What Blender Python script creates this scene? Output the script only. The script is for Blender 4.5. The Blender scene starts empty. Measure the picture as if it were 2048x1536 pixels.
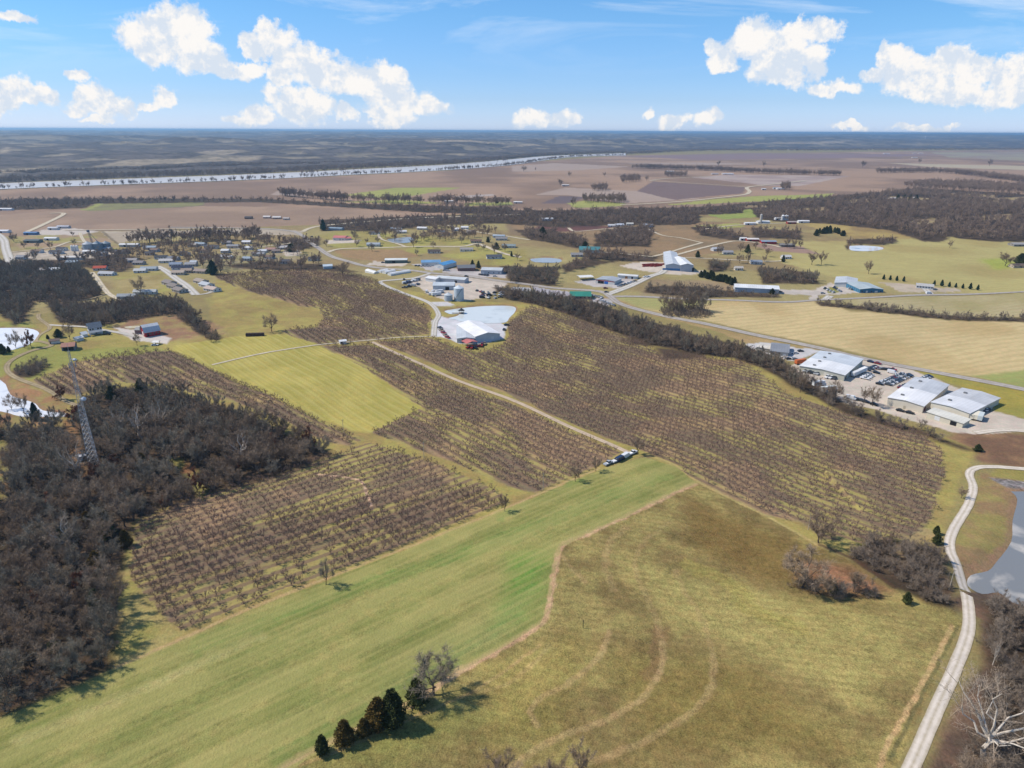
import bpy, math, random
import numpy as np
from mathutils import Vector, Matrix
random.seed(7); rng = np.random.default_rng(7)
S = bpy.context.scene; C = S.collection
PI = math.pi

# ------------------------------------------------------------------ camera
H = 160.0; FPX = 1365.0
PITCH = math.atan(506.5/FPX); ROLL = 0.0051
cam = bpy.data.cameras.new('camera'); camo = bpy.data.objects.new('camera', cam); C.objects.link(camo)
S.camera = camo
cam.sensor_width = 36; cam.lens = 36*FPX/2048; cam.clip_start = 1; cam.clip_end = 90000
CM = Matrix.Rotation(PI/2-PITCH, 3, 'X') @ Matrix.Rotation(ROLL, 3, 'Z')
camo.matrix_world = Matrix.Translation((0, 0, H)) @ CM.to_4x4()

# ------------------------------------------------------------------ sun, sky, exposure
SUN_EL = 48; SUN_AZ = -80           # degrees; azimuth from +Y, negative to the left
sd = Vector((math.sin(math.radians(SUN_AZ))*math.cos(math.radians(SUN_EL)), math.cos(math.radians(SUN_AZ))*math.cos(math.radians(SUN_EL)), math.sin(math.radians(SUN_EL))))
sl = bpy.data.lights.new('sun', 'SUN'); so = bpy.data.objects.new('sun', sl); C.objects.link(so)
sl.energy = 3.6; sl.angle = math.radians(1.8); sl.color = (1, .90, .78)
so.rotation_euler = sd.to_track_quat('Z', 'Y').to_euler(); so.location = (0, 0, 400)
S.view_settings.view_transform = 'Standard'; S.view_settings.look = 'None'; S.view_settings.gamma = 1
S.view_settings.use_curve_mapping = False; S.view_settings.exposure = 0.55

def ray(px, py):
    v = CM @ Vector(((px-1024)/FPX, (768-py)/FPX, -1)); return v
SKY_K = .105
W = bpy.data.worlds.new('World'); S.world = W; W.use_nodes = True
def mk(nt):
    N = nt.nodes; L = nt.links
    def n(t, op=None, ins=(), **kw):
        x = N.new(t)
        if op: x.operation = op
        for k, v in kw.items(): setattr(x, k, v)
        for i, v in enumerate(ins):
            if v is None: continue
            if hasattr(v, 'is_output'): L.new(v, x.inputs[i])
            else: x.inputs[i].default_value = v
        return x
    return N, L, n
def build_world():
    nt = W.node_tree; nt.nodes.clear(); N, L, n = mk(nt)
    sky = n('ShaderNodeTexSky', sky_type='NISHITA', sun_disc=False, sun_elevation=math.radians(SUN_EL), sun_rotation=math.radians(SUN_AZ))
    sky.altitude = 200; sky.air_density = 1.0; sky.dust_density = 0.4; sky.ozone_density = 1.6
    tc = n('ShaderNodeTexCoord'); d = tc.outputs['Generated']
    sep = n('ShaderNodeSeparateXYZ', None, (d,))
    ay = n('ShaderNodeMath', 'MAXIMUM', (n('ShaderNodeMath', 'ABSOLUTE', (sep.outputs[1],)).outputs[0], 0.08)).outputs[0]
    u = n('ShaderNodeMath', 'DIVIDE', (sep.outputs[0], ay)).outputs[0]
    v = n('ShaderNodeMath', 'DIVIDE', (sep.outputs[2], ay)).outputs[0]
    uv = n('ShaderNodeCombineXYZ', None, (u, v, 0)).outputs[0]
    def noise(sc, det, rough, off=(0, 0, 0)):
        p = n('ShaderNodeVectorMath', 'ADD', (uv, off)).outputs[0]
        x = n('ShaderNodeTexNoise', None, (p,)); x.inputs['Scale'].default_value = sc; x.inputs['Detail'].default_value = det; x.inputs['Roughness'].default_value = rough
        return x
    wn = noise(16, 8, .62)
    wv = n('ShaderNodeVectorMath', 'SCALE', (n('ShaderNodeVectorMath', 'SUBTRACT', (wn.outputs['Color'], (.5, .5, .5))).outputs[0],)); wv.inputs[3].default_value = .06
    uvw = n('ShaderNodeVectorMath', 'ADD', (uv, wv.outputs[0])).outputs[0]
    # cumulus puffs: centre and radii as seen in the sky, turned into directions
    PUFF = [(300,70,48,42),(345,45,42,36),(375,78,48,42),(265,62,20,22),(330,100,55,35),(395,120,50,30),(430,138,45,20),(490,135,30,14),
      (535,50,22,20),(560,78,34,28),(510,92,26,22),(590,115,40,26),(640,140,55,30),(700,150,55,34),(760,165,45,28),(560,150,26,20),
      (600,205,52,30),(640,215,28,18),(545,185,18,18),(800,205,55,26),(850,212,45,18),(770,215,45,12),(690,228,18,14),(790,240,40,12),
      (30,180,36,30),(10,200,40,20),(85,190,18,16),(60,202,40,14),(190,200,34,26),(225,215,38,18),(160,212,34,14),(300,208,20,9),(330,190,20,18),
      (150,152,24,12),(515,228,32,20),(480,240,28,9),(30,40,34,12),(-60,200,60,30),(-120,130,60,30),
      (1060,236,34,18),(1130,236,30,16),(1520,72,46,34),(1560,95,50,38),(1480,85,30,22),(1435,88,18,14),(1445,115,18,16),(1600,110,40,26),(1630,122,22,30),(1560,140,60,24),(1440,132,26,14),
      (1640,52,44,22),(1600,55,30,16),(1670,168,40,14),(1770,112,20,18),(1800,125,38,26),(1850,140,50,28),(1900,128,42,28),(1950,140,45,26),(2020,140,40,28),(2045,165,50,30),(1800,165,45,24),(1880,180,90,20),(1990,190,90,20),(1745,145,26,14),
      (1345,240,30,14),(1415,240,26,14),(1295,222,12,9),(1700,255,34,7),(1840,258,60,6),(200,240,30,7),(2140,120,80,40),(2300,160,120,40)]
    acc = None
    for (cx, cy, rx, ry) in PUFF:
        r0 = ray(cx, cy); cu, cv = r0.x/r0.y, r0.z/r0.y
        ru, rv = rx*1.24/FPX, ry*1.18/FPX
        t = n('ShaderNodeVectorMath', 'SUBTRACT', (uvw, (cu, cv, 0))).outputs[0]
        t = n('ShaderNodeVectorMath', 'MULTIPLY', (t, (1/ru, 1/rv, 0))).outputs[0]
        q = n('ShaderNodeVectorMath', 'DOT_PRODUCT', (t, t)).outputs['Value']
        if acc is None: acc = q
        else:
            m = n('ShaderNodeMath', 'SMOOTH_MIN', (acc, q, .25)); acc = m.outputs[0]
    fine = noise(42, 8, .68, (3, 1, 0)).outputs['Fac']
    f2 = noise(13, 6, .55, (7, 2, 0)).outputs['Fac']
    q = n('ShaderNodeMath', 'SUBTRACT', (1.0, acc)).outputs[0]
    q = n('ShaderNodeMath', 'MULTIPLY_ADD', (n('ShaderNodeMath', 'SUBTRACT', (fine, .5)).outputs[0], 2.3, q)).outputs[0]
    q = n('ShaderNodeMath', 'MULTIPLY_ADD', (n('ShaderNodeMath', 'SUBTRACT', (f2, .5)).outputs[0], .9, q)).outputs[0]
    den = n('ShaderNodeMapRange', None, (q, -.08, .62), interpolation_type='SMOOTHSTEP').outputs[0]
    # thin cirrus streaks
    cp = n('ShaderNodeMapping', None, (uv,)); cp.inputs['Scale'].default_value = (2.2, 13, 1); cp.inputs['Rotation'].default_value = (0, 0, .18)
    cn = n('ShaderNodeTexNoise', None, (cp.outputs[0],)); cn.inputs['Scale'].default_value = 1.3; cn.inputs['Detail'].default_value = 6; cn.inputs['Roughness'].default_value = .6
    cn.inputs['Distortion'].default_value = .7
    cir = n('ShaderNodeMapRange', None, (cn.outputs['Fac'], .50, .82)).outputs[0]
    cir = n('ShaderNodeMath', 'MULTIPLY', (cir, n('ShaderNodeMapRange', None, (v, .06, .16)).outputs[0])).outputs[0]
    # cloud brightness: bright heads, soft blue grey folds and bases
    inner = n('ShaderNodeMapRange', None, (q, .1, 1.25)).outputs[0]
    f3 = noise(26, 8, .66, (0, -.010, 0)).outputs['Fac']
    f4 = noise(26, 8, .66, (0.008, .010, 0)).outputs['Fac']
    rel = n('ShaderNodeMath', 'MULTIPLY_ADD', (n('ShaderNodeMath', 'SUBTRACT', (f4, f3)).outputs[0], 4.2, .50)).outputs[0]
    cr = n('ShaderNodeValToRGB'); L.new(rel, cr.inputs[0])
    cr.color_ramp.elements[0].position = .12; cr.color_ramp.elements[0].color = (.70, .78, .89, 1)
    cr.color_ramp.elements[1].position = .75; cr.color_ramp.elements[1].color = (.98, .955, .93, 1)
    # clear sky: Nishita, bluer overhead and paler towards the horizon
    grade = n('ShaderNodeValToRGB'); L.new(n('ShaderNodeMapRange', None, (v, 0, .2)).outputs[0], grade.inputs[0])
    e = grade.color_ramp.elements; e[0].position = 0; e[0].color = (.44, .565, .98, 1); e[1].position = 1; e[1].color = (.255, .455, .63, 1)
    for p_, c_ in ((.08, (.38, .50, .86, 1)), (.2, (.325, .44, .72, 1)), (.35, (.30, .43, .67, 1)), (.7, (.28, .455, .64, 1))): e.new(p_).color = c_
    tint = n('ShaderNodeMix', data_type='RGBA', blend_type='MULTIPLY'); tint.inputs[0].default_value = 1
    L.new(sky.outputs[0], tint.inputs[6]); L.new(grade.outputs[0], tint.inputs[7])
    sidef = n('ShaderNodeMapRange', None, (u, -.8, .35)); sidef.inputs[3].default_value = 1.38; sidef.inputs[4].default_value = 1.6
    t2 = n('ShaderNodeVectorMath', 'SCALE', (tint.outputs[2],)); L.new(sidef.outputs[0], t2.inputs[3]); 
    cs = n('ShaderNodeVectorMath', 'SCALE', (cr.outputs[0],)); cs.inputs[3].default_value = 6.5
    mx2 = n('ShaderNodeMix', data_type='RGBA'); L.new(n('ShaderNodeMath', 'MULTIPLY', (cir, .8)).outputs[0], mx2.inputs[0]); L.new(t2.outputs[0], mx2.inputs[6]); mx2.inputs[7].default_value = (6.2, 6.6, 7.0, 1)
    mx = n('ShaderNodeMix', data_type='RGBA'); L.new(den, mx.inputs[0]); L.new(mx2.outputs[2], mx.inputs[6]); L.new(cs.outputs[0], mx.inputs[7])
    bg = n('ShaderNodeBackground', None, (mx.outputs[2], SKY_K)); out = n('ShaderNodeOutputWorld'); L.new(bg.outputs[0], out.inputs[0])
build_world(); W.cycles.sampling_method = 'MANUAL'; W.cycles.sample_map_resolution = 128

# ------------------------------------------------------------------ numeric helpers
_T = rng.random((256, 256))
def vn(x, y, sc, oc=3, seed=0, gain=.5):
    x = np.asarray(x, float)/sc+seed*17.3+1000; y = np.asarray(y, float)/sc+seed*31.7+1000
    out = np.zeros_like(x); a = 1; tot = 0
    for o in range(oc):
        xi = np.floor(x).astype(int); yi = np.floor(y).astype(int); fx = x-xi; fy = y-yi
        fx = fx*fx*(3-2*fx); fy = fy*fy*(3-2*fy)
        g = lambda i, j: _T[(xi+i) & 255, (yi+j) & 255]
        out += a*((g(0,0)*(1-fx)+g(1,0)*fx)*(1-fy)+(g(0,1)*(1-fx)+g(1,1)*fx)*fy)
        tot += a; a *= gain; x = x*2.03+11; y = y*2.03+7
    return out/tot
def ss(a, b, x):
    t = np.clip((x-a)/(b-a), 0, 1); return t*t*(3-2*t)
def flat(px, py, z=0.):
    r = ray(px, py); t = (z-H)/r.z; return r.x*t, r.y*t
# far river bank: beyond it the hills begin
HB = [flat(-900, 400), flat(0, 366), flat(512, 347), flat(900, 327), flat(1240, 304), flat(2048, 298), flat(3300, 296)]
HBx = np.array([math.atan2(p[0], p[1]) for p in HB]); HBd = np.array([math.hypot(*p) for p in HB])
FLATS = []          # (cx, cy, polygon, z) of the ponds
def height(x, y):
    x = np.asarray(x, float); y = np.asarray(y, float)
    d = np.hypot(x, y)
    und = 1.5*np.sin(x*.021+1.3+.6*np.sin(y*.013))*np.cos(y*.019+.4)+.8*np.sin(x*.041-y*.033+2.)+3.5*np.sin(x*.0061+.8)*np.sin(y*.0071+1.)
    und = und*(1-ss(700, 1500, d))
    lim = np.interp(np.arctan2(x, y), HBx, HBd)
    far = ss(250, 2600, d-lim)
    lim2 = d-lim
    hills = far*(18+46*vn(x, y, 2300, 4, 3, .5)+35*ss(.45, .8, vn(x, y, 900, 3, 9))+30*ss(4000, 14000, lim2))
    hills = np.where(d > 200, hills, 0)
    # rolling ground right of the valley
    r = ss(900, 1300, d)*(1-ss(1900, 2500, d))*ss(200, 700, x)*6*(vn(x, y, 260, 2, 5))
    return und+hills+r
def hgt(x, y): return float(height(np.array([x]), np.array([y]))[0])
_ts = np.concatenate([np.linspace(120, 1200, 200), np.geomspace(1205, 45000, 500)])
def P(px, py):
    r = ray(px, py); r = r/math.hypot(r.x, r.y)
    x = r.x*_ts; y = r.y*_ts; z = H+r.z*_ts
    g = z-height(x, y); k = np.where(g < 0)[0]
    if len(k) == 0: t = _ts[-1]
    elif k[0] == 0:
        t = -H/r.z
        for _ in range(8): t = (hgt(r.x*t, r.y*t)-H)/r.z
    else:
        i = k[0]; a, b = g[i-1], g[i]; t0, t1 = _ts[i-1], _ts[i]
        t = t0+(t1-t0)*a/(a-b)
        for _ in range(4):
            gm = H+r.z*t-hgt(r.x*t, r.y*t)
            if gm > 0: t0, a = t, gm
            else: t1, b = t, gm
            t = t0+(t1-t0)*a/(a-b)
    return (r.x*t, r.y*t)
CMi = CM.inverted()
def project(x, y, z):
    M = np.array(CMi); p = np.stack([x, y, np.asarray(z)-H], -1) @ M.T
    return 1024+FPX*p[..., 0]/-p[..., 2], 768-FPX*p[..., 1]/-p[..., 2], -p[..., 2]
def PP(pts): return np.array([P(*p) for p in pts])
def inpoly(poly, x, y):
    ins = np.zeros(x.shape, bool); n = len(poly)
    for i in range(n):
        x0, y0 = poly[i]; x1, y1 = poly[(i+1) % n]
        if y0 == y1: continue
        c = ((y0 > y) != (y1 > y)) & (x < (x1-x0)*(y-y0)/(y1-y0)+x0); ins ^= c
    return ins
def segdist(p, q, x, y):
    dx, dy = q[0]-p[0], q[1]-p[1]; L = dx*dx+dy*dy+1e-9
    t = np.clip(((x-p[0])*dx+(y-p[1])*dy)/L, 0, 1)
    return np.hypot(x-p[0]-t*dx, y-p[1]-t*dy)
def smooth(pts, k=4):
    pts = [np.array(p, float) for p in pts]; out = []
    for i in range(len(pts)-1):
        a = pts[max(i-1, 0)]; b = pts[i]; c = pts[i+1]; d = pts[min(i+2, len(pts)-1)]
        for j in range(k):
            t = j/k; out.append(.5*((2*b)+(-a+c)*t+(2*a-5*b+4*c-d)*t*t+(-a+3*b-3*c+d)*t**3))
    out.append(pts[-1]); return np.array(out)

# ------------------------------------------------------------------ colour and material helpers
KA = 1.25
def lin(c): return tuple(((v/255)/12.92 if v/255 <= .04045 else ((v/255+.055)/1.055)**2.4) for v in c)
def A(*c): return tuple(min(.85, v/KA) for v in lin(c))
def mat(name, c, rough=.8, spec=.3, metal=0, c2=None, nscale=1., bump=0, rand=0):
    m = bpy.data.materials.new(name); m.use_nodes = True; nt = m.node_tree; N, L, n = mk(nt)
    b = N['Principled BSDF']; b.inputs['Roughness'].default_value = rough; b.inputs['Metallic'].default_value = metal
    b.inputs['Specular IOR Level'].default_value = spec
    tc = n('ShaderNodeTexCoord')
    no = n('ShaderNodeTexNoise', None, (tc.outputs['Object'],)); no.inputs['Scale'].default_value = nscale; no.inputs['Detail'].default_value = 5
    c2 = c2 or tuple(v*.78 for v in c)
    mx = n('ShaderNodeMix', data_type='RGBA'); mx.inputs[6].default_value = (*c, 1); mx.inputs[7].default_value = (*c2, 1)
    f = n('ShaderNodeMapRange', None, (no.outputs['Fac'], .35, .65)).outputs[0]
    if rand:
        oi = n('ShaderNodeObjectInfo')
        f = n('ShaderNodeMath', 'ADD', (n('ShaderNodeMath', 'MULTIPLY', (f, 1-rand)).outputs[0], n('ShaderNodeMath', 'MULTIPLY', (oi.outputs['Random'], rand)).outputs[0])).outputs[0]
    L.new(f, mx.inputs[0]); L.new(mx.outputs[2], b.inputs['Base Color'])
    if bump:
        bp = n('ShaderNodeBump'); bp.inputs['Distance'].default_value = bump; L.new(no.outputs['Fac'], bp.inputs['Height']); L.new(bp.outputs[0], b.inputs['Normal'])
    return m
def gmat(name, amp=.35, stripes=None, rows=None, warp=1.0, gain=1., sc=(.9, .12, .02)):
    """ground: land-cover colour attribute broken up by grass-scale noise; stripes = (angle, spacing, strength, colour)"""
    m = bpy.data.materials.new(name); m.use_nodes = True; nt = m.node_tree; N, L, n = mk(nt)
    b = N['Principled BSDF']; b.inputs['Roughness'].default_value = .95; b.inputs['Specular IOR Level'].default_value = .08
    at = n('ShaderNodeAttribute', attribute_name='col'); pos = n('ShaderNodeNewGeometry').outputs['Position']
    acc = None
    for i, (s, w) in enumerate(zip(sc, (.5, .3, .25))):
        no = n('ShaderNodeTexNoise', None, (pos,)); no.inputs['Scale'].default_value = s; no.inputs['Detail'].default_value = 4; no.inputs['Roughness'].default_value = .65
        v = n('ShaderNodeMath', 'MULTIPLY', (n('ShaderNodeMath', 'SUBTRACT', (no.outputs['Fac'], .5)).outputs[0], w*4*amp)).outputs[0]
        acc = v if acc is None else n('ShaderNodeMath', 'ADD', (acc, v)).outputs[0]
    f = n('ShaderNodeMath', 'ADD', (acc, gain)).outputs[0]
    col = n('ShaderNodeVectorMath', 'SCALE', (at.outputs['Color'],)); L.new(f, col.inputs[3]); col = col.outputs[0]
    # slight hue drift, dry straw against green
    hn = n('ShaderNodeTexNoise', None, (pos,)); hn.inputs['Scale'].default_value = .35; hn.inputs['Detail'].default_value = 6
    hd = n('ShaderNodeMix', data_type='RGBA', blend_type='MULTIPLY'); hd.inputs[0].default_value = .8
    rr = n('ShaderNodeValToRGB'); L.new(hn.outputs['Fac'], rr.inputs[0]); rr.color_ramp.elements[0].position = .38; rr.color_ramp.elements[1].position = .64
    rr.color_ramp.elements[0].color = (.94, 1.0, 1.04, 1); rr.color_ramp.elements[1].color = (1.08, 1.0, 1.10, 1)
    L.new(col, hd.inputs[6]); L.new(rr.outputs[0], hd.inputs[7]); col = hd.outputs[2]
    for (ang, spc, v0, st, c) in (rows or []):              # herbicide strip beneath each planted row
        rot = n('ShaderNodeVectorMath', 'DOT_PRODUCT', (pos, (-math.sin(ang), math.cos(ang), 0))).outputs['Value']
        ph = n('ShaderNodeMath', 'MULTIPLY', (n('ShaderNodeMath', 'SUBTRACT', (rot, v0)).outputs[0], 6.2832/spc)).outputs[0]
        cs_ = n('ShaderNodeMath', 'COSINE', (ph,)).outputs[0]; bn = n('ShaderNodeTexNoise', None, (pos,)); bn.inputs['Scale'].default_value = .5; bn.inputs['Detail'].default_value = 3
        k = n('ShaderNodeMapRange', None, (n('ShaderNodeMath', 'MULTIPLY_ADD', (bn.outputs['Fac'], 1.6, cs_)).outputs[0], .5, 1.5)).outputs[0]
        k = n('ShaderNodeMath', 'MULTIPLY', (k, st)).outputs[0]
        mx = n('ShaderNodeMix', data_type='RGBA'); L.new(k, mx.inputs[0]); L.new(col, mx.inputs[6]); mx.inputs[7].default_value = (*c, 1); col = mx.outputs[2]
    for (ang, spc, st, c) in (stripes or []):
        rot = n('ShaderNodeVectorMath', 'DOT_PRODUCT', (pos, (-math.sin(ang), math.cos(ang), 0))).outputs['Value']
        wn = n('ShaderNodeTexNoise', None, (pos,)); wn.inputs['Scale'].default_value = .05; wn.inputs['Detail'].default_value = 3
        ph = n('ShaderNodeMath', 'MULTIPLY_ADD', (wn.outputs['Fac'], warp*6.28/spc, n('ShaderNodeMath', 'MULTIPLY', (rot, 6.2832/spc)).outputs[0])).outputs[0]
        sn = n('ShaderNodeMath', 'SINE', (ph,)).outputs[0]
        # streaks broken along their length
        al = n('ShaderNodeMapping', None, (pos,)); al.inputs['Rotation'].default_value = (0, 0, -ang); 
        al2 = n('ShaderNodeMapping', None, (al.outputs[0],)); al2.inputs['Scale'].default_value = (.03, .9/spc*2, 1)
        bn = n('ShaderNodeTexNoise', None, (al2.outputs[0],)); bn.inputs['Scale'].default_value = 1; bn.inputs['Detail'].default_value = 4
        k = n('ShaderNodeMapRange', None, (n('ShaderNodeMath', 'MULTIPLY_ADD', (sn, .16, bn.outputs['Fac'])).outputs[0], .44, .66)).outputs[0]
        k = n('ShaderNodeMath', 'MULTIPLY', (k, st)).outputs[0]
        mx = n('ShaderNodeMix', data_type='RGBA'); L.new(k, mx.inputs[0]); L.new(col, mx.inputs[6]); mx.inputs[7].default_value = (*c, 1); col = mx.outputs[2]
    L.new(col, b.inputs['Base Color'])
    bn = n('ShaderNodeTexNoise', None, (pos,)); bn.inputs['Scale'].default_value = 1.3; bn.inputs['Detail'].default_value = 4
    bp = n('ShaderNodeBump'); bp.inputs['Distance'].default_value = .35; bp.inputs['Strength'].default_value = .8
    L.new(bn.outputs['Fac'], bp.inputs['Height']); L.new(bp.outputs[0], b.inputs['Normal'])
    return m
def setp(o, label=None, cat=None, group=None, kind=None):
    if label: o['label'] = label
    if cat: o['category'] = cat
    if group: o['group'] = group
    if kind: o['kind'] = kind
    return o
def mesh_np(name, V, F, mats=(), mi=None, smooth_=False):
    V = np.asarray(V, np.float32); me = bpy.data.meshes.new(name)
    if isinstance(F, np.ndarray):
        k = F.shape[1]; nf = len(F); idx = F.ravel(); st = np.arange(nf)*k; tot = np.full(nf, k)
    else:
        tot = np.array([len(f) for f in F]); idx = np.concatenate([np.array(f) for f in F]) if len(F) else np.zeros(0, int)
        st = np.concatenate([[0], np.cumsum(tot)[:-1]]) if len(F) else np.zeros(0, int); nf = len(F)
    me.vertices.add(len(V)); me.vertices.foreach_set('co', V.ravel())
    me.loops.add(len(idx)); me.loops.foreach_set('vertex_index', idx.astype(np.int32))
    me.polygons.add(nf); me.polygons.foreach_set('loop_start', st.astype(np.int32)); me.polygons.foreach_set('loop_total', tot.astype(np.int32))
    for m in mats: me.materials.append(m)
    if mi is not None: me.polygons.foreach_set('material_index', np.asarray(mi, np.int32))
    me.polygons.foreach_set('use_smooth', np.full(nf, bool(smooth_)))
    me.update(calc_edges=True); return me
def add(name, me, parent=None, loc=None):
    o = bpy.data.objects.new(name, me); C.objects.link(o)
    if parent: o.parent = parent
    if loc is not None: o.location = loc
    return o
# ------------------------------------------------------------------ land cover
G_GRASS = A(160,146,92); G_TAN = A(180,168,120); G_PLOW = A(166,140,114); G_PLOW2 = A(138,116,96); G_LIGHT = A(168,150,132)
G_LIME = A(158,162,88); G_GRAVEL = A(206,194,174); G_LOT = A(190,184,176); G_WOOD = A(88,74,58); G_WOOD2 = A(70,60,46); G_BROWN = A(150,126,92)
ORCH_A = A(166,154,92); ORCH_B = A(128,112,90); STRAW = A(196,162,122)
OPS = []
def poly(pts, c1, c2=None, ns=30, soft=1.2, reg='ground', w=1.0): OPS.append(('p', pts, c1, c2 or c1, ns, soft, reg, w))
def line(pts, width, c1, a=.8, reg=None, c2=None): OPS.append(('l', pts, width, c1, a, reg, c2))
# flood plain
poly([(-900,470),(-600,385),(0,379),(512,360),(900,341),(1060,324),(1240,311),(2048,299),(3300,297),(3300,400),(2048,388),(1740,388),(1500,412),(1160,420),(1010,425),(850,432),(640,450),(500,455),(300,461),(180,463),(40,475)], G_PLOW, G_PLOW2, 260, 3, 'plowed_field')
poly([(0,430),(170,417),(400,412),(700,416),(830,428),(640,446),(500,452),(200,460),(50,470),(-300,480)], A(166,142,116), A(148,126,104), 160, 2, 'plowed_field')
for q in ([(1024,333),(1106,326),(1259,333),(1164,340),(1056,343),(1024,343)], [(1244,326),(1400,325),(1536,328),(1400,330)], [(1131,375),(1274,382),(1399,397),(1254,407),(1134,390),(1069,390)], [(560,380),(640,385),(600,392),(540,390)]):
    poly(q, G_LIGHT, None, 30, 4, 'plowed_field')
poly([(1119,392),(1174,394),(1136,407),(1081,407)], A(112,100,98), None, 30, 3, 'plowed_field')
poly([(1306,363),(1491,375),(1486,387),(1349,400),(1274,382)], A(124,106,98), None, 30, 3, 'plowed_field')
poly([(1384,355),(1464,349),(1700,352),(1650,362),(1600,372),(1536,372),(1490,366)], A(176,160,146), A(160,142,130), 90, 3, 'plowed_field')
poly([(1776,326),(2048,332),(2600,336),(2600,344),(2048,340),(1861,334)], A(182,170,140), None, 30, 4, 'plowed_field')
poly([(1861,305),(2600,302),(2600,322),(2048,322),(1900,315)], A(158,152,122), A(150,135,118), 200, 6, 'plowed_field')
poly([(1250,312),(1500,306),(1900,309),(1700,316),(1400,320)], A(140,118,112), None, 30, 6, 'plowed_field')
poly([(687,390),(790,376),(924,375),(784,398)], A(164,166,92), A(150,158,84), 80, 2, 'wheat_field')
poly([(684,404),(794,399),(887,406),(822,409)], A(164,166,92), None, 60, 2, 'wheat_field')
poly([(932,406),(1024,404),(1026,410),(932,412)], A(160,164,92), None, 60, 2, 'wheat_field')
poly([(1136,407),(1169,401),(1254,407),(1244,412),(1149,416)], A(160,164,92), None, 60, 2, 'wheat_field')
poly([(1329,410),(1399,402),(1499,393),(1666,387),(1656,395),(1536,402),(1399,408)], A(158,164,88), None, 60, 2, 'wheat_field')
poly([(860,390),(900,393),(985,388),(990,391),(930,396)], A(176,164,152), None, 30, 4, 'plowed_field')
poly([(160,421),(200,405),(412,404),(402,412),(190,422)], A(122,122,88), A(112,108,86), 60, 2, 'wheat_field')
poly([(160,421),(200,405),(216,405),(182,418)], A(150,156,88), None, 60, 3, 'wheat_field')
# valley floor and hillsides behind the orchards
poly([(-700,540),(-300,478),(40,472),(200,462),(512,458),(850,434),(1040,430),(1500,412),(1700,390),(3300,400),(3300,620),(2048,600),(1500,610),(1200,610),(860,570),(600,560),(0,640)], A(160,148,98), A(148,130,90), 70, 4)
poly([(1010,445),(1300,440),(1500,445),(1560,470),(1480,500),(1340,520),(1250,520),(1180,490),(1020,470)], G_BROWN, A(136,118,88), 50, 5)
poly([(1070,455),(1095,443),(1130,447),(1232,454),(1160,463),(1070,463)], A(112,80,70), A(96,72,66), 40, 2)
poly([(200,463),(520,457),(612,462),(600,470),(400,468),(250,483),(236,488)], A(186,174,150), A(172,158,134), 80, 2, 'stubble_field')
poly([(1404,427),(1486,425),(1488,418),(1506,416),(1515,434),(1449,438)], A(136,156,74), None, 40, 2, 'wheat_field')
poly([(1385,452),(1480,446),(1490,452),(1430,462)], A(162,164,88), None, 40, 3, 'wheat_field')
poly([(1520,430),(1560,434),(1540,446),(1512,440)], A(160,150,100), None, 40, 3)
poly([(1600,446),(1770,446),(1790,458),(1860,465),(1900,480),(1790,482),(1690,474),(1640,460)], A(170,150,92), A(150,128,84), 45, 3)
poly([(1590,482),(1700,482),(1790,480),(1900,468),(1960,476),(2048,486),(3300,540),(3300,640),(2048,586),(1900,586),(1790,576),(1690,560),(1580,530),(1500,505)], A(178,168,108), A(168,154,98), 80, 3, 'hay_field')
poly([(1960,520),(2000,516),(2060,530),(1990,540)], A(160,166,80), None, 40, 8)
poly([(1500,488),(1600,492),(1640,508),(1540,502)], A(158,132,114), None, 40, 3, 'plowed_field')
for q in ([(640,470),(700,458),(800,470),(880,500),(800,515),(680,512)], [(930,490),(1050,500),(1060,530),(960,530),(880,512)], [(820,470),(960,480),(940,492),(820,488)], [(410,596),(500,580),(600,612),(640,640),(610,662),(520,600),(440,640)], [(225,545),(330,545),(350,590),(240,596)]):
    poly(q, A(160,154,86), A(154,142,86), 25, 5)
poly([(660,498),(800,498),(840,512),(760,526),(690,515)], A(156,130,92), None, 25, 4)
poly([(430,598),(470,592),(485,602),(440,608)], A(176,148,118), None, 10, 3)
poly([(225,560),(330,548),(320,575),(250,590)], A(166,150,100), A(150,134,84), 20, 5)
poly([(445,634),(480,632),(560,660),(470,662)], A(142,124,96), A(110,104,98), 7, 3)
poly([(20,480),(60,470),(160,468),(230,480),(240,500),(60,512)], A(158,150,92), A(164,140,110), 25, 3)
poly([(90,458),(140,455),(198,463),(160,470),(60,470)], A(196,186,170), None, 9, 3, 'gravel_lot')
for q in ([(20,505),(160,498),(240,502),(250,516),(130,540),(20,525)],):
    poly(q, A(196,184,164), A(172,160,138), 9, 4, 'gravel_lot')
poly([(300,530),(480,500),(620,510),(560,530),(380,548)], A(160,146,114), A(146,138,96), 15, 6)
# middle distance, right of the highway
poly([(1222,592),(1325,596),(1540,605),(1632,602),(1700,622),(2048,645),(3000,700),(3000,960),(2048,772),(1700,702),(1540,670),(1380,636),(1290,618)], A(200,180,130), A(188,166,116), 55, 2, 'hay_field')
poly([(1222,592),(1325,596),(1440,602),(1330,622),(1270,612)], A(166,164,104), None, 40, 6, 'hay_field')
poly([(1940,752),(2100,735),(3000,840),(3000,930),(2048,778)], A(152,158,92), A(144,148,84), 30, 3, 'hay_field')
poly([(1650,600),(1860,592),(2048,586),(3000,590),(3000,680),(2048,634),(1720,614)], A(176,164,122), A(162,152,104), 50, 3, 'hay_field')
poly([(1280,590),(1300,560),(1470,560),(1480,592),(1400,596)], A(160,142,106), A(150,130,98), 30, 4)
poly([(1500,690),(1450,668),(1380,648),(1250,612),(1200,595),(1220,590),(1300,626),(1540,680),(1700,714),(1830,740),(1790,735),(1640,702)], A(176,150,104), A(160,140,92), 30, 2)
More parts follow.
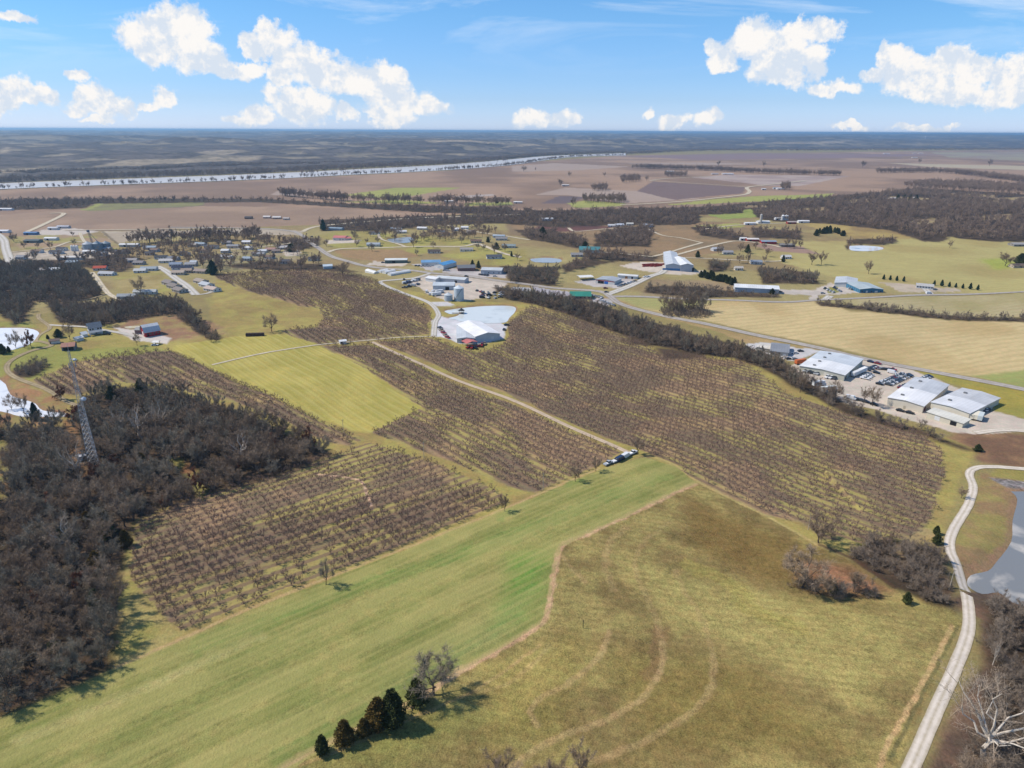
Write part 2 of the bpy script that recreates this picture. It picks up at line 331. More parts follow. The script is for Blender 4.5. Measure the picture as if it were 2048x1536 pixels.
poly([(1830,742),(1870,746),(2048,782),(2700,910),(2700,990),(2048,836),(1985,822),(1990,795),(1920,772)], A(160,146,70), A(150,144,72), 20, 2)
poly([(1930,862),(2048,868),(2500,900),(2500,980),(2048,936),(1960,925),(1930,905),(1880,880)], A(146,116,84), A(120,94,72), 12, 3)
# orchards, meadow, crop fields
ORCH = {
 'a': dict(p=[(428,550),(520,545),(620,540),(700,548),(760,568),(820,595),(858,622),(864,640),(856,648),(858,668),(800,672),(735,680),(640,690),(600,678),(560,662),(632,655),(648,640),(636,616),(600,612),(520,590),(440,560)], d=((440,565),(620,660)), dens=.97),
 'b': dict(p=[(750,684),(862,676),(905,696),(960,708),(1002,692),(1018,675),(1014,650),(1062,613),(1180,646),(1320,705),(1400,716),(1480,722),(1580,792),(1700,832),(1840,870),(1884,900),(1888,950),(1868,1020),(1846,1062),(1780,1092),(1650,1078),(1600,1044),(1536,1032),(1400,965),(1305,908),(1262,892),(1120,838),(1000,782),(880,736),(800,702)], d=((760,690),(1255,905)), dens=.93),
 'c': dict(p=[(644,692),(738,690),(800,716),(1000,800),(1120,853),(1240,906),(1200,928),(1140,955),(1070,985),(1015,972),(905,924),(850,905),(742,866),(782,847),(847,815),(720,730)], d=((760,700),(1230,903)), dens=.92),
 'd': dict(p=[(272,1045),(400,992),(560,950),(640,920),(740,887),(880,932),(1005,985),(1010,1005),(850,1072),(700,1132),(560,1180),(368,1262),(330,1235),(262,1160),(258,1120)], d=((355,1278),(1040,1003)), dens=.86),
 'e': dict(p=[(70,762),(150,725),(240,706),(345,702),(440,750),(560,804),(735,880),(700,893),(660,885),(560,838),(450,800),(330,770),(230,765),(150,790),(110,786)], d=((345,702),(735,880)), dens=.95),
}
for k, o in ORCH.items():
    o['w'] = PP(o['p']); a, b = P(*o['d'][0]), P(*o['d'][1]); o['ang'] = math.atan2(b[1]-a[1], b[0]-a[0])
ROWSP, TRSP = 5.4, 3.5
for k, o in ORCH.items():
    q0, q1 = o['w'].min(0), o['w'].max(0); R__ = math.hypot(*(q1-q0)); c__ = (q0+q1)/2; o['v0'] = float(-math.sin(o['ang'])*c__[0]+math.cos(o['ang'])*c__[1]-R__/2)
def gap(x, y, ang):
    """1 where trees are missing: patches drawn out along the rows"""
    ca, sa = math.cos(ang), math.sin(ang); u = x*ca+y*sa; v = -x*sa+y*ca
    return vn(u/3.2, v, 9, 3, 21)*.7+vn(x, y, 45, 2, 23)*.3
poly([(-600,860),(-300,700),(0,620),(60,650),(150,640),(420,655),(430,560),(520,540),(760,560),(900,600),(1060,605),(1300,690),(1500,715),(1620,790),(1860,860),(1950,900),(1920,960),(1880,1080),(1700,1110),(1400,970),(1290,908),(1040,1010),(700,1150),(370,1275),(232,1335),(0,1430),(-600,1600)], A(164,152,86), A(156,138,84), 14, 2)
poly([(350,690),(480,672),(600,668),(640,690),(720,728),(848,815),(782,846),(742,866),(700,860),(560,800),(440,746),(345,703)], A(184,170,90), A(168,158,80), 22, 2, 'meadow')
for k, o in ORCH.items(): OPS.append(('o', o['w'], o['ang'], o['dens'], None, None, 'orchard_ground|'+k, None))
poly([(1240,610),(1330,720),(1420,716),(1400,705),(1260,690)], G_WOOD, None, 10, 4)
poly([(225,1345),(245,1130),(270,1050),(262,1160),(330,1240),(368,1268)], A(168,154,96), A(156,148,84), 8, 2)
poly([(-900,1900),(-600,1640),(-200,1520),(0,1436),(230,1338),(358,1282),(560,1196),(860,1080),(1040,1006),(1210,936),(1290,914),(1350,932),(1395,968),(1240,1040),(1170,1072),(1122,1094),(1108,1170),(1097,1220),(1078,1252),(930,1340),(800,1430),(620,1515),(520,1600),(300,1900)], A(132,134,74), A(154,148,86), 16, .8, 'wheat_field')
poly([(1020,1110),(1100,1100),(1085,1180),(1040,1230),(985,1255),(1010,1180)], A(104,142,60), None, 14, 6, 'wheat_field', .85)
poly([(860,1290),(980,1240),(1060,1180),(1000,1290),(900,1350),(700,1440)], A(124,138,80), None, 22, 7, 'wheat_field', .6)
poly([(1395,968),(1540,1036),(1640,1092),(1700,1120),(1900,1205),(1926,1250),(1900,1300),(1790,1540),(1700,1800),(1500,2300),(200,2300),(520,1600),(620,1515),(800,1430),(930,1340),(1078,1252),(1097,1220),(1108,1170),(1122,1094),(1170,1072),(1240,1040)], A(154,140,84), A(130,114,70), 11, .8, 'pasture')
for q, c in (([(1380,1000),(1640,1100),(1640,1170),(1520,1160),(1380,1090)], A(126,104,58)), ([(1200,1300),(1500,1330),(1700,1500),(1300,1500)], A(132,116,64)), ([(1240,1120),(1560,1190),(1880,1250),(1700,1400),(1400,1260)], A(166,154,92)), ([(1000,1400),(1120,1380),(1130,1480),(980,1480)], A(132,120,64)), ([(620,1515),(900,1400),(1000,1420),(800,1536),(560,1560)], A(134,134,72)), ([(960,1330),(1150,1270),(1180,1360),(1000,1440)], A(164,150,84))):
    poly(q, c, None, 20, 9, 'pasture', .85)
poly([(1600,1120),(1700,1130),(1780,1180),(1760,1192),(1620,1180),(1590,1150)], A(160,116,86), A(126,92,66), 8, 4, 'pasture', .9)
poly([(1900,1205),(1960,1240),(1965,1330),(1900,1420),(1850,1540),(1780,1800),(2600,1900),(2900,1300),(2200,1180),(1960,1180)], A(122,98,78), A(96,80,66), 9, 2)
poly([(1945,1010),(1960,945),(2048,960),(2300,975),(2022,985),(2035,1000),(2024,1040),(2020,1080),(1990,1116),(1940,1138),(1915,1120),(1905,1080)], A(150,138,82), A(144,120,84), 12, 1.5)
poly([(1978,955),(2048,962),(2200,975),(2200,986),(2048,986),(2012,976)], A(150,144,138), A(118,112,106), 2.5, 1, 'riprap')
poly([(1990,935),(2060,942),(2300,950),(2300,970),(2048,962),(1980,952)], A(148,138,76), None, 12, 1.5)
# woods floors
WOODS = {}
def woods(key, pts, dens=9., kind='oak', floor=True, far=False, **kw):
    w = PP(pts); WOODS[key] = dict(w=w, px=pts, dens=dens, kind=kind, **kw)
    if floor: poly(pts, G_WOOD, G_WOOD2, 12, 3, 'woodland_floor')
woods('left', [(-700,1760),(-700,800),(-300,850),(0,850),(130,850),(160,800),(240,775),(335,775),(452,815),(560,860),(664,902),(662,912),(560,952),(400,992),(272,1042),(246,1130),(238,1200),(230,1338),(0,1436),(-200,1520)], 8.2)
poly([(130,840),(150,835),(160,900),(175,950),(160,960),(140,900)], A(146,112,74), None, 6, 2)
poly([(335,915),(360,910),(400,945),(420,980),(405,1000),(380,960)], A(138,132,76), A(140,104,70), 8, 2)
poly([(-60,890),(10,880),(25,950),(10,1000),(-60,990)], A(140,132,76), A(146,112,74), 8, 2)
poly([(-700,900),(-300,700),(0,700),(40,755),(90,785),(135,806),(130,846),(0,860)], A(150,138,84), A(158,122,86), 10, 2)
poly([(-300,650),(60,645),(120,700),(300,690),(340,700),(150,722),(60,762),(30,740),(0,760),(-300,780)], A(150,150,80), A(146,144,76), 14, 3)
poly([(200,628),(330,620),(440,650),(460,668),(330,685),(300,672),(240,668)], A(160,142,92), A(150,118,90), 10, 3)
poly([(225,655),(290,660),(345,675),(330,688),(265,680)], A(206,198,184), None, 10, 1, 'gravel_lot')
# industrial yards
for q, c in (([(807,565),(840,556),(850,550),(930,553),(1000,562),(1017,567),(976,594),(930,602),(887,599),(852,587),(840,575)], G_GRAVEL),
    ([(732,529),(751,522),(816,526),(805,532),(746,531)], G_GRAVEL), ([(826,529),(843,527),(881,534),(893,538),(857,542)], G_LOT),
    ([(891,540),(913,536),(951,541),(1014,546),(1010,556),(930,551),(884,545)], G_LOT), ([(1238,532),(1282,524),(1330,524),(1340,540),(1414,542),(1390,550),(1320,548)], G_GRAVEL),
    ([(1147,563),(1193,557),(1274,557),(1236,577),(1185,573)], G_LOT), ([(565,500),(600,498),(600,512),(570,512)], G_GRAVEL),
    ([(648,480),(720,480),(716,486),(655,488)], G_GRAVEL),
    ([(868,639),(880,633),(897,635),(926,642),(956,643),(992,643),(1014,651),(1008,665),(1010,677),(978,686),(948,689),(919,687),(891,676),(877,673),(868,673),(867,651),(862,641)], A(214,214,212)),
    ([(856,604),(895,604),(908,611),(874,613)], A(206,204,198)),
    ([(1579,733),(1600,722),(1660,706),(1730,716),(1800,733),(1830,742),(1870,757),(1920,778),(1985,800),(1985,822),(2048,837),(2700,980),(2700,1010),(2048,863),(1950,868),(1905,866),(1840,845),(1740,815),(1650,800),(1610,770)], G_GRAVEL),
    ([(1490,688),(1520,684),(1560,687),(1596,697),(1623,697),(1646,703),(1590,721),(1579,721),(1555,713),(1500,700)], A(200,198,192)),
    ([(1558,579),(1631,580),(1641,575),(1663,565),(1721,585),(1686,588),(1641,590),(1633,600),(1618,600),(1621,591),(1561,588)], A(202,192,176)),
    ([(1756,565),(1836,570),(1866,575),(1911,576),(1923,584),(1861,584),(1846,585),(1801,584),(1786,575)], A(190,176,152)), ([(1190,596),(1232,600),(1215,612),(1180,602)], G_LOT), ([(1060,572),(1180,588),(1150,598),(1080,586)], A(176,172,172))):
    poly(q, c, tuple(v*.86 for v in c), 9, .8, 'gravel_lot')
poly([(1650,578),(1672,572),(1682,583),(1660,587)], A(140,138,76), None, 9, 1)
# more woods
woods('westmid', [(-400,520),(40,522),(160,528),(208,588),(196,598),(130,606),(70,604),(52,642),(28,652),(-40,600),(-400,640)], 10)
woods('lane', [(90,606),(220,606),(262,594),(345,595),(370,604),(410,650),(446,676),(430,684),(385,660),(345,628),(220,648),(180,658),(112,642)], 9)
woods('hedge', [(985,574),(1060,582),(1200,608),(1300,643),(1400,672),(1490,692),(1560,718),(1590,742),(1640,797),(1590,777),(1520,735),(1465,716),(1390,708),(1300,690),(1200,652),(1070,610),(1010,598)], 8.5)
woods('eastline', [(1590,745),(1700,812),(1850,862),(1955,905),(1925,900),(1840,870),(1700,832),(1640,800),(1600,770)], 7, 'small')
woods('clump', [(1000,532),(1120,534),(1112,572),(1020,566)], 11)
woods('bigeast', [(1000,420),(1130,421),(1260,416),(1400,414),(1480,408),(1560,400),(1680,391),(1750,385),(1830,376),(1940,382),(2048,388),(3200,420),(3200,520),(2048,484),(1960,482),(1900,474),(1885,484),(1850,484),(1780,461),(1660,448),(1560,444),(1516,438),(1502,418),(1488,420),(1484,427),(1400,430),(1404,444),(1380,450),(1280,450),(1160,452),(1130,447),(1060,442),(1000,432)], 16, 'far', holes=[[(1700,400),(1740,397),(1740,404),(1690,406)],[(1780,392),(1860,396),(1850,406),(1780,402)],[(1970,430),(2020,428),(2022,438),(1960,440)],[(1580,420),(1650,414),(1655,420),(1590,426)],[(1880,385),(1990,390),(1990,396),(1900,392)],[(1820,442),(1870,436),(1880,446),(1830,450)],[(1480,412),(1530,410),(1540,414),(1490,416)],[(1960,398),(2070,392),(2070,404),(1980,406)]])
for q_ in ([(1700,400),(1740,397),(1740,404),(1690,406)],[(1780,392),(1860,396),(1850,406),(1780,402)],[(1970,430),(2020,428),(2022,438),(1960,440)],[(1580,420),(1650,414),(1655,420),(1590,426)],[(1880,385),(1990,390),(1990,396),(1900,392)],[(1820,442),(1870,436),(1880,446),(1830,450)],[(1480,412),(1530,410),(1540,414),(1490,416)],[(1960,398),(2070,392),(2070,404),(1980,406)]):
    poly(q_, A(158,142,100), A(140,120,92), 30, 3)
woods('bandw', [(-500,400),(0,400),(200,397),(512,397),(700,407),(1024,415),(1024,430),(850,425),(660,413),(512,404),(185,408),(170,416),(0,421),(-500,430)], 14, 'far')
woods('riparian', [(640,440),(850,432),(1000,428),(1170,449),(1130,456),(1000,447),(880,450),(760,462),(640,462)], 15, 'far')
woods('park', [(700,455),(960,452),(1000,470),(900,484),(760,480)], 14, 'far', floor=False)
woods('village', [(250,506),(330,490),(470,478),(560,482),(600,500),(640,530),(640,541),(470,536),(425,548),(300,520)], 13, 'far', floor=False)
woods('villagew', [(20,518),(160,520),(240,506),(290,520),(240,545),(180,536)], 13, 'far')
woods('townfront', [(440,532),(520,522),(660,528),(720,545),(640,540),(520,540)], 10, 'far')
woods('v1', [(1190,470),(1240,455),(1310,450),(1300,494),(1190,494)], 13, 'far')
woods('v2', [(1030,460),(1100,458),(1180,480),(1170,500),(1060,480)], 13, 'far')
woods('v3', [(1515,534),(1636,546),(1636,568),(1525,568)], 10)
woods('v4', [(1417,520),(1462,524),(1452,542),(1419,545)], 10)
woods('v5', [(1503,456),(1604,462),(1604,480),(1507,476)], 13, 'far')
woods('v6', [(1380,454),(1420,452),(1500,474),(1490,484),(1400,470)], 13, 'far')
woods('v7', [(1690,480),(1790,474),(1795,484),(1770,490),(1700,488)], 12, 'far')
woods('v8', [(1690,490),(1700,484),(1702,500),(1694,500)], 9, 'far')
woods('brush', [(1285,584),(1300,572),(1380,572),(1470,582),(1560,590),(1560,596),(1400,596)], 7, 'small')
woods('fenceline', [(1630,602),(1700,610),(2048,636),(2500,680),(2500,688),(2048,644),(1760,625),(1640,612)], 7, 'small')
woods('v9', [(1172,500),(1320,512),(1310,522),(1160,520)], 10, 'far')
woods('v10', [(1150,520),(1240,522),(1130,545),(1120,532)], 10, 'far')
woods('thicket', [(1692,1105),(1740,1078),(1800,1080),(1880,1100),(1905,1160),(1920,1225),(1860,1205),(1790,1178),(1730,1140)], 5, 'small')
woods('sebrush', [(1965,1200),(2300,1230),(2600,1700),(1900,1700),(1960,1420),(1975,1330)], 5.5, 'small')
woods('leftpond', [(20,745),(85,720),(95,735),(60,756),(25,756)], 6, 'small')
woods('farm', [(560,480),(640,475),(640,492),(600,500),(560,492)], 11, 'far')
woods('gully', [(1590,1165),(1640,1180),(1780,1185),(1775,1195),(1640,1196),(1600,1180)], 4.5, 'small', floor=False)
for q in ([(-60,352),(90,340),(110,338),(40,350),(0,360)], [(160,346),(250,327),(400,323),(520,318),(520,326),(200,342)], [(0,305),(20,300),(18,312),(0,314)], [(390,310),(470,304),(500,308),(420,316)], [(560,302),(620,298),(640,302)], [(850,285),(1000,287),(990,291),(860,289)], [(1540,287),(1700,284),(1680,289),(1560,291)], [(1000,300),(1060,290),(1080,294)]):
    poly(q, A(160,146,120), None, 60, 20, 'ground', .8)
# tan fence rows, ruts and worn tracks, and one painted tree shadow
line([(500,1580),(560,1536),(620,1502),(700,1466),(800,1418),(930,1336),(1000,1298),(1078,1250),(1096,1220),(1106,1170),(1120,1095),(1170,1070),(1240,1038),(1390,968)], 2.4, STRAW, .9)
line([(1290,908),(1350,930),(1400,966),(1540,1036),(1640,1092)], 1.6, A(190,170,110), .6)
line([(1905,1250),(1860,1340),(1810,1430),(1770,1500),(1740,1600)], 1.4, A(192,162,112), .8)
line([(1917,1252),(1868,1345),(1820,1440),(1780,1520)], 1.0, A(104,100,64), .7)
line([(232,1336),(370,1275),(560,1192),(860,1077),(1040,1004),(1200,936)], 1.6, A(192,164,116), .6)
line([(600,1530),(680,1500),(760,1462),(860,1420),(940,1386),(1000,1348),(1080,1290)], 1.2, A(176,150,98), .6)
line([(1320,1260),(1314,1320),(1298,1352)], 5, A(128,98,70), .5)
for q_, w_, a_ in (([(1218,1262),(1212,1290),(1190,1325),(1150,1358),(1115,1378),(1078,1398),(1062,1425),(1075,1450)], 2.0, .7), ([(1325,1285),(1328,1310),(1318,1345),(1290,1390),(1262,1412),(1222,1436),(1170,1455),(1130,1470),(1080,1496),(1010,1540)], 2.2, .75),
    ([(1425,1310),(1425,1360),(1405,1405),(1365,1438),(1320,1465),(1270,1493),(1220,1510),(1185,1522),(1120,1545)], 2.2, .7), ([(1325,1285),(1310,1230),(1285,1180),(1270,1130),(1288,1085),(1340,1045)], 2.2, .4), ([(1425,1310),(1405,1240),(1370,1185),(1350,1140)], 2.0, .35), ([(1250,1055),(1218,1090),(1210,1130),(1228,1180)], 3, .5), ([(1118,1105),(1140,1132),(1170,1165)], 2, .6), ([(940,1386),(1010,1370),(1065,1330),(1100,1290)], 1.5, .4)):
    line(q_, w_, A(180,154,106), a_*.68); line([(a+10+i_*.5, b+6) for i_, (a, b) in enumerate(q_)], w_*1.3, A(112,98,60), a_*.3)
line([(1380,1130),(1480,1180),(1500,1215),(1600,1260)], 7, A(160,150,80), .5)
line([(630,948),(700,956),(725,965),(735,990),(745,1018)], 1.3, A(212,178,146), .9)
line([(685,1048),(740,1036)], 1.8, A(196,170,130), .9)
line([(1640,1090),(1700,1115),(1740,1140),(1790,1175)], 2, A(80,60,48), .7)
line([(1590,1170),(1650,1188),(1760,1194)], 2.5, A(72,54,44), .6)
line([(730,1424),(640,1470),(560,1510)], 5, A(106,130,66), .5)
line([(1140,970),(1160,962)], 5, A(106,134,66), .7); line([(1000,1036),(1020,1024)], 5, A(106,134,66), .7)
line([(400,1290),(700,1180),(1000,1080),(1330,950)], 8, A(112,138,68), .5)
line([(40,1480),(300,1370),(520,1270)], 5, A(178,168,110), .5)
line([(205,463),(236,488)], 4, A(116,104,80), .8)
line([(1870,1075),(1846,1062),(1800,1110)], 5, A(168,146,110), .5)
line([(1320,905),(1290,914)], 3, A(110,92,74), .5)  # cast shadow of the bare tree, painted into the ground colour

def landcover(x, y):
    n = len(x); d = np.hypot(x, y)
    wx = x+(vn(x, y, 9, 3, 31)-.5)*3*np.clip(d/350, .5, 4); wy = y+(vn(x, y, 9, 3, 32)-.5)*3*np.clip(d/350, .5, 4)
    nz = vn(x, y, 40, 4, 2)[:, None]
    col = np.array(A(150,142,86))*(1-nz)+np.array(A(140,122,84))*nz
    reg = np.zeros(n, int); names = ['ground']
    # far country: wooded hills with small clearings
    lim = np.interp(np.arctan2(x, y), HBx, HBd); b = ss(-20, 30, d-lim)[:, None]
    clr = ss(.58, .64, vn(x, y*.8, 420, 4, 41)*.6+vn(x, y*.6, 170, 3, 42)*.4)[:, None]*ss(300, 1200, d-lim)[:, None]
    clr = np.maximum(clr, (ss(.62, .67, vn(x, y*.7, 190, 3, 46))*ss(200, 700, d-lim))[:, None]*.9)
    fw = np.array(A(92,84,76))*(.45+1.1*vn(x, y, 110, 4, 43))[:, None]
    fc = fw*(1-clr*.7)+np.array(A(150,138,112))*clr*.7
    col = col*(1-b)+fc*b
    near = d < 4500
    for op in OPS:
        kind = op[0]
        if kind in 'po':
            w = PP(op[1]) if kind == 'p' else op[1]
            soft = op[5] if kind == 'p' else 1.5
            q0 = w.min(0)-soft*3-3; q1 = w.max(0)+soft*3+3
            k = np.where((x > q0[0]) & (x < q1[0]) & (y > q0[1]) & (y < q1[1]))[0]
            if len(k) == 0: continue
            X = wx[k]; Y = wy[k]; ins = inpoly(w, X, Y)
            dd = np.full(len(k), 1e9)
            for i in range(len(w)): dd = np.minimum(dd, segdist(w[i], w[(i+1) % len(w)], X, Y))
            a = ss(-soft, soft, np.where(ins, dd, -dd))
            if kind == 'p':
                m = ss(.35, .65, vn(x[k], y[k], op[4], 4, 5))[:, None]
                c = np.array(op[2])*(1-m)+np.array(op[3])*m; a = a*op[7]
            else:
                g = gap(x[k], y[k], op[2]); m = ss(.44, .66, g)*.85+.1
                m = np.clip(m+.3*(vn(x[k], y[k], 5, 3, 77)-.5), 0, 1)[:, None]
                tan = ss(.56, .68, vn(x[k], y[k], 30, 3, 51))[:, None]
                c = np.array(ORCH_B)*(1-m)+np.array(ORCH_A)*m; c = c*(1-tan*.5)+np.array(A(178,146,108))*tan*.5
            col[k] = col[k]*(1-a[:, None])+c*a[:, None]
            if op[6] not in names: names.append(op[6])
            kk = k[a > .5*(op[7] if kind == 'p' else 1)]; reg[kk] = names.index(op[6])
        else:
            w = smooth(PP(op[1]), 4); wd = op[2]
            q0 = w.min(0)-wd*2; q1 = w.max(0)+wd*2
            k = np.where((x > q0[0]) & (x < q1[0]) & (y > q0[1]) & (y < q1[1]))[0]
            if len(k) == 0: continue
            X = x[k]+(vn(x[k], y[k], 3, 2, 8)-.5)*wd*.7; Y = y[k]+(vn(x[k], y[k], 3, 2, 9)-.5)*wd*.7; dd = np.full(len(k), 1e9)
            for i in range(len(w)-1): dd = np.minimum(dd, segdist(w[i], w[i+1], X, Y))
            a = (1-ss(wd*.3, wd*.75, dd))*op[4]*(.7+.6*vn(x[k], y[k], 4, 3, 12)); a = np.clip(a, 0, 1)[:, None]
            col[k] = col[k]*(1-a)+np.array(op[3])*a
    return col, reg, names

# ponds: shore polygons
PONDS = [('packing', [(888,621),(897,618),(926,614),(970,610.5),(1014,610),(1031,613.5),(1029,623),(1019,633),(1014,641),(1000,644),(963,645),(926,643),(912,639),(897,636),(912,632),(918,627),(900,627)]),
 ('farm', [(-90,655),(0,655),(55,656),(78,664),(65,680),(30,693),(0,697),(-90,700)]),
 ('woods', [(-80,745),(0,757),(20,785),(50,795),(70,803),(85,818),(130,826),(132,832),(80,832),(40,830),(0,818),(-80,812)]),
 ('east', [(2022,982),(2048,982),(2300,984),(2500,1290),(2200,1240),(2048,1199),(2022,1188),(2000,1173),(1968,1175),(1939,1159),(1944,1140),(1979,1132),(1995,1116),(2024,1078),(2026,1038),(2035,998)]),
 ('blue', [(1060,517),(1090,514),(1120,516),(1118,523),(1070,524)]), ('white', [(1699,490),(1730,489),(1764,493),(1763,499),(1735,502),(1702,500)]),
 ('homes', [(773,477),(800,473),(822,472),(825,483),(790,486)]), ('ditch', [(1024,572),(1060,575),(1058,582),(1024,578)]), ('barn', [(248,652),(270,650),(288,652),(284,655),(255,656)])]
for k, q in PONDS:
    w = smooth(np.vstack([PP(q), PP(q[:1])]), 3)[:-1]; c = w.mean(0)
    z = float(height(w[:, 0], w[:, 1]).min())-.15
    FLATS.append((k, w, z))
for k_, q_ in PONDS:
    if k_ not in ('ditch', 'barn'): line(q_+q_[:1], 3.2 if k_ != 'east' else 4.5, A(150,120,92), .75)
_h0 = height
def height(x, y):
    x = np.asarray(x, float); y = np.asarray(y, float); h = _h0(x, y)
    for k, w, z in FLATS:
        q0 = w.min(0)-14; q1 = w.max(0)+14
        m = (x > q0[0]) & (x < q1[0]) & (y > q0[1]) & (y < q1[1])
        if not m.any(): continue
        X, Y = x[m], y[m]; ins = inpoly(w, X, Y); dd = np.full(len(X), 1e9)
        for i in range(len(w)): dd = np.minimum(dd, segdist(w[i], w[(i+1) % len(w)], X, Y))
        s = np.where(ins, -dd, dd)
        h[m] = np.where(s < 0, z-.05-np.clip(-s, 0, 3)*.35, z-.05+(np.maximum(h[m], z+.02)-z+.05)*ss(0, 9, s)+np.clip(s, 0, 1.5)*.12*(1-ss(2, 9, s)))
    return h

# ------------------------------------------------------------------ ground mesh: fan of rings fine near the lookout, coarse far off
def build_ground():
    ys = np.arange(1600, 262.8, -2.)
    th = PITCH+np.arctan((ys-768)/FPX); dist = H/np.tan(th[th > .001])
    rr = [60, 80, 100]; 
    for v in dist:
        if v > rr[-1]*1.0005 and v < 60000:
            while v > rr[-1]*(1.009 if rr[-1] < 9000 else 1.018): rr.append(rr[-1]*(1.009 if rr[-1] < 9000 else 1.018))
            rr.append(v)
    while rr[-1] < 60000: rr.append(rr[-1]*1.018)
    rr = np.array([r for r in rr if r <= 61000])
    az = np.radians(np.concatenate([np.arange(-60, -50, .5), np.arange(-50, 50.01, .078), np.arange(50.5, 60.1, .5)]))
    R, Az = np.meshgrid(rr, az, indexing='ij'); x = (R*np.sin(Az)).ravel(); y = (R*np.cos(Az)).ravel()
    z = height(x, y); nr, na = R.shape
    far = ss(20000, 60000, np.hypot(x, y)); z = z*(1-far)+far*70
    col, reg, names = landcover(x, y)
    lim = np.interp(np.arctan2(x, y), HBx, HBd); dd = np.hypot(x, y)-lim
    fw = (1-ss(.58, .64, vn(x, y*.8, 420, 4, 41)*.6+vn(x, y*.6, 170, 3, 42)*.4)*ss(300, 1200, dd))*ss(60, 110, dd)
    z = z+fw*(9+12*vn(x, y, 70, 3, 71))
    names.append('wooded_hills'); reg[(fw > .5)] = len(names)-1
    idx = np.arange(nr*na).reshape(nr, na)
    F = np.stack([idx[:-1, :-1], idx[1:, :-1], idx[1:, 1:], idx[:-1, 1:]], -1).reshape(-1, 4)[:, ::-1]
    fr = reg[F[:, 0]]
    a_green = math.atan2(*(np.array(P(1040,1006))-np.array(P(358,1282)))[::-1])
    mats = {'ground': gmat('dry grass ground', .42), 'pasture': gmat('pasture', 1.05, sc=(2.4, .55, .08), stripes=[(a_green-.9, 3.4, .18, A(110,94,54))], gain=1.0),
      'wheat_field': gmat('green winter wheat', .72, [(a_green, 3.2, .40, A(168,160,98)), (a_green, 9, .34, A(116,126,64)), (a_green, 17, .4, A(174,166,104))], warp=1.2, sc=(2.4, .5, .04)),
      **{'orchard_ground|'+k: gmat('orchard sward', .36, rows=[(o['ang'], ROWSP, o['v0'], .8, A(126,104,88))]) for k, o in ORCH.items()}, 'meadow': gmat('mown yellow green strips', .3, [(ORCH['c']['ang'], 6.2, .45, A(190,180,110)), (ORCH['c']['ang'], 3.1, .3, A(146,140,76))], warp=.2),
      'plowed_field': gmat('bare plowed soil', .16, sc=(.1, .02, .006)), 'stubble_field': gmat('pale stubble', .16, sc=(.1, .03, .01)),
      'hay_field': gmat('hay field', .22, [(.25, 9, .3, A(160,146,96))], warp=6, sc=(.3, .05, .012)), 'gravel_lot': gmat('crushed limestone lot', .12), 'woodland_floor': gmat('leaf litter', .5), 'wooded_hills': gmat('far leafless canopy', 1.0, sc=(.03, .009, .003)), 'riprap': gmat('riprap stones', .9, sc=(.7, .4, .05))}
    for i, nm in enumerate(names):
        f = F[fr == i]
        if not len(f): continue
        u, inv = np.unique(f, return_inverse=True); V = np.stack([x[u], y[u], z[u]], 1)
        me = mesh_np(nm.split('|')[0], V, inv.reshape(-1, 4), [mats[nm]], smooth_=True)
        at = me.attributes.new('col', 'FLOAT_COLOR', 'POINT'); at.data.foreach_set('color', np.concatenate([col[u], np.ones((len(u), 1))], 1).astype(np.float32).ravel())
        setp(add(nm.split('|')[0], me), kind='structure') if nm != 'wooded_hills' else setp(add(nm, me), 'leafless wooded hills beyond the river', 'woods', kind='stuff')
    # the country behind and beside the lookout, coarse
    rr2 = np.geomspace(60, 60000, 60); az2 = np.radians(np.linspace(60, 300, 80)); R, Az = np.meshgrid(rr2, az2, indexing='ij')
    x = (R*np.sin(Az)).ravel(); y = (R*np.cos(Az)).ravel(); z = height(x, y); z = z*(1-ss(20000, 60000, np.hypot(x, y)))+ss(20000, 60000, np.hypot(x, y))*70
    idx = np.arange(60*80).reshape(60, 80); F = np.stack([idx[:-1, :-1], idx[1:, :-1], idx[1:, 1:], idx[:-1, 1:]], -1).reshape(-1, 4)[:, ::-1]
    V = np.stack([x, y, z], 1)
    # centre disc under the lookout
    a = np.radians(np.linspace(0, 360, 49)[:-1]); cx = 60*np.sin(a); cy = 60*np.cos(a); base = len(V)
    V = np.vstack([V, np.stack([cx, cy, height(cx, cy)], 1), [[0, 0, hgt(0, 0)]]]); F = [tuple(q) for q in F]+[(base+(i+1) % 48, base+i, base+48) for i in range(48)]
    me = mesh_np('ground', V, F, [mats['ground']], smooth_=True)
    at = me.attributes.new('col', 'FLOAT_COLOR', 'POINT'); nn = vn(V[:, 0], V[:, 1], 90, 4, 3)[:, None]
    cc = np.array(A(140,130,72))*nn+np.array(A(110,96,66))*(1-nn); at.data.foreach_set('color', np.concatenate([cc, np.ones((len(V), 1))], 1).astype(np.float32).ravel())
    setp(add('ground', me), kind='structure')
build_ground()

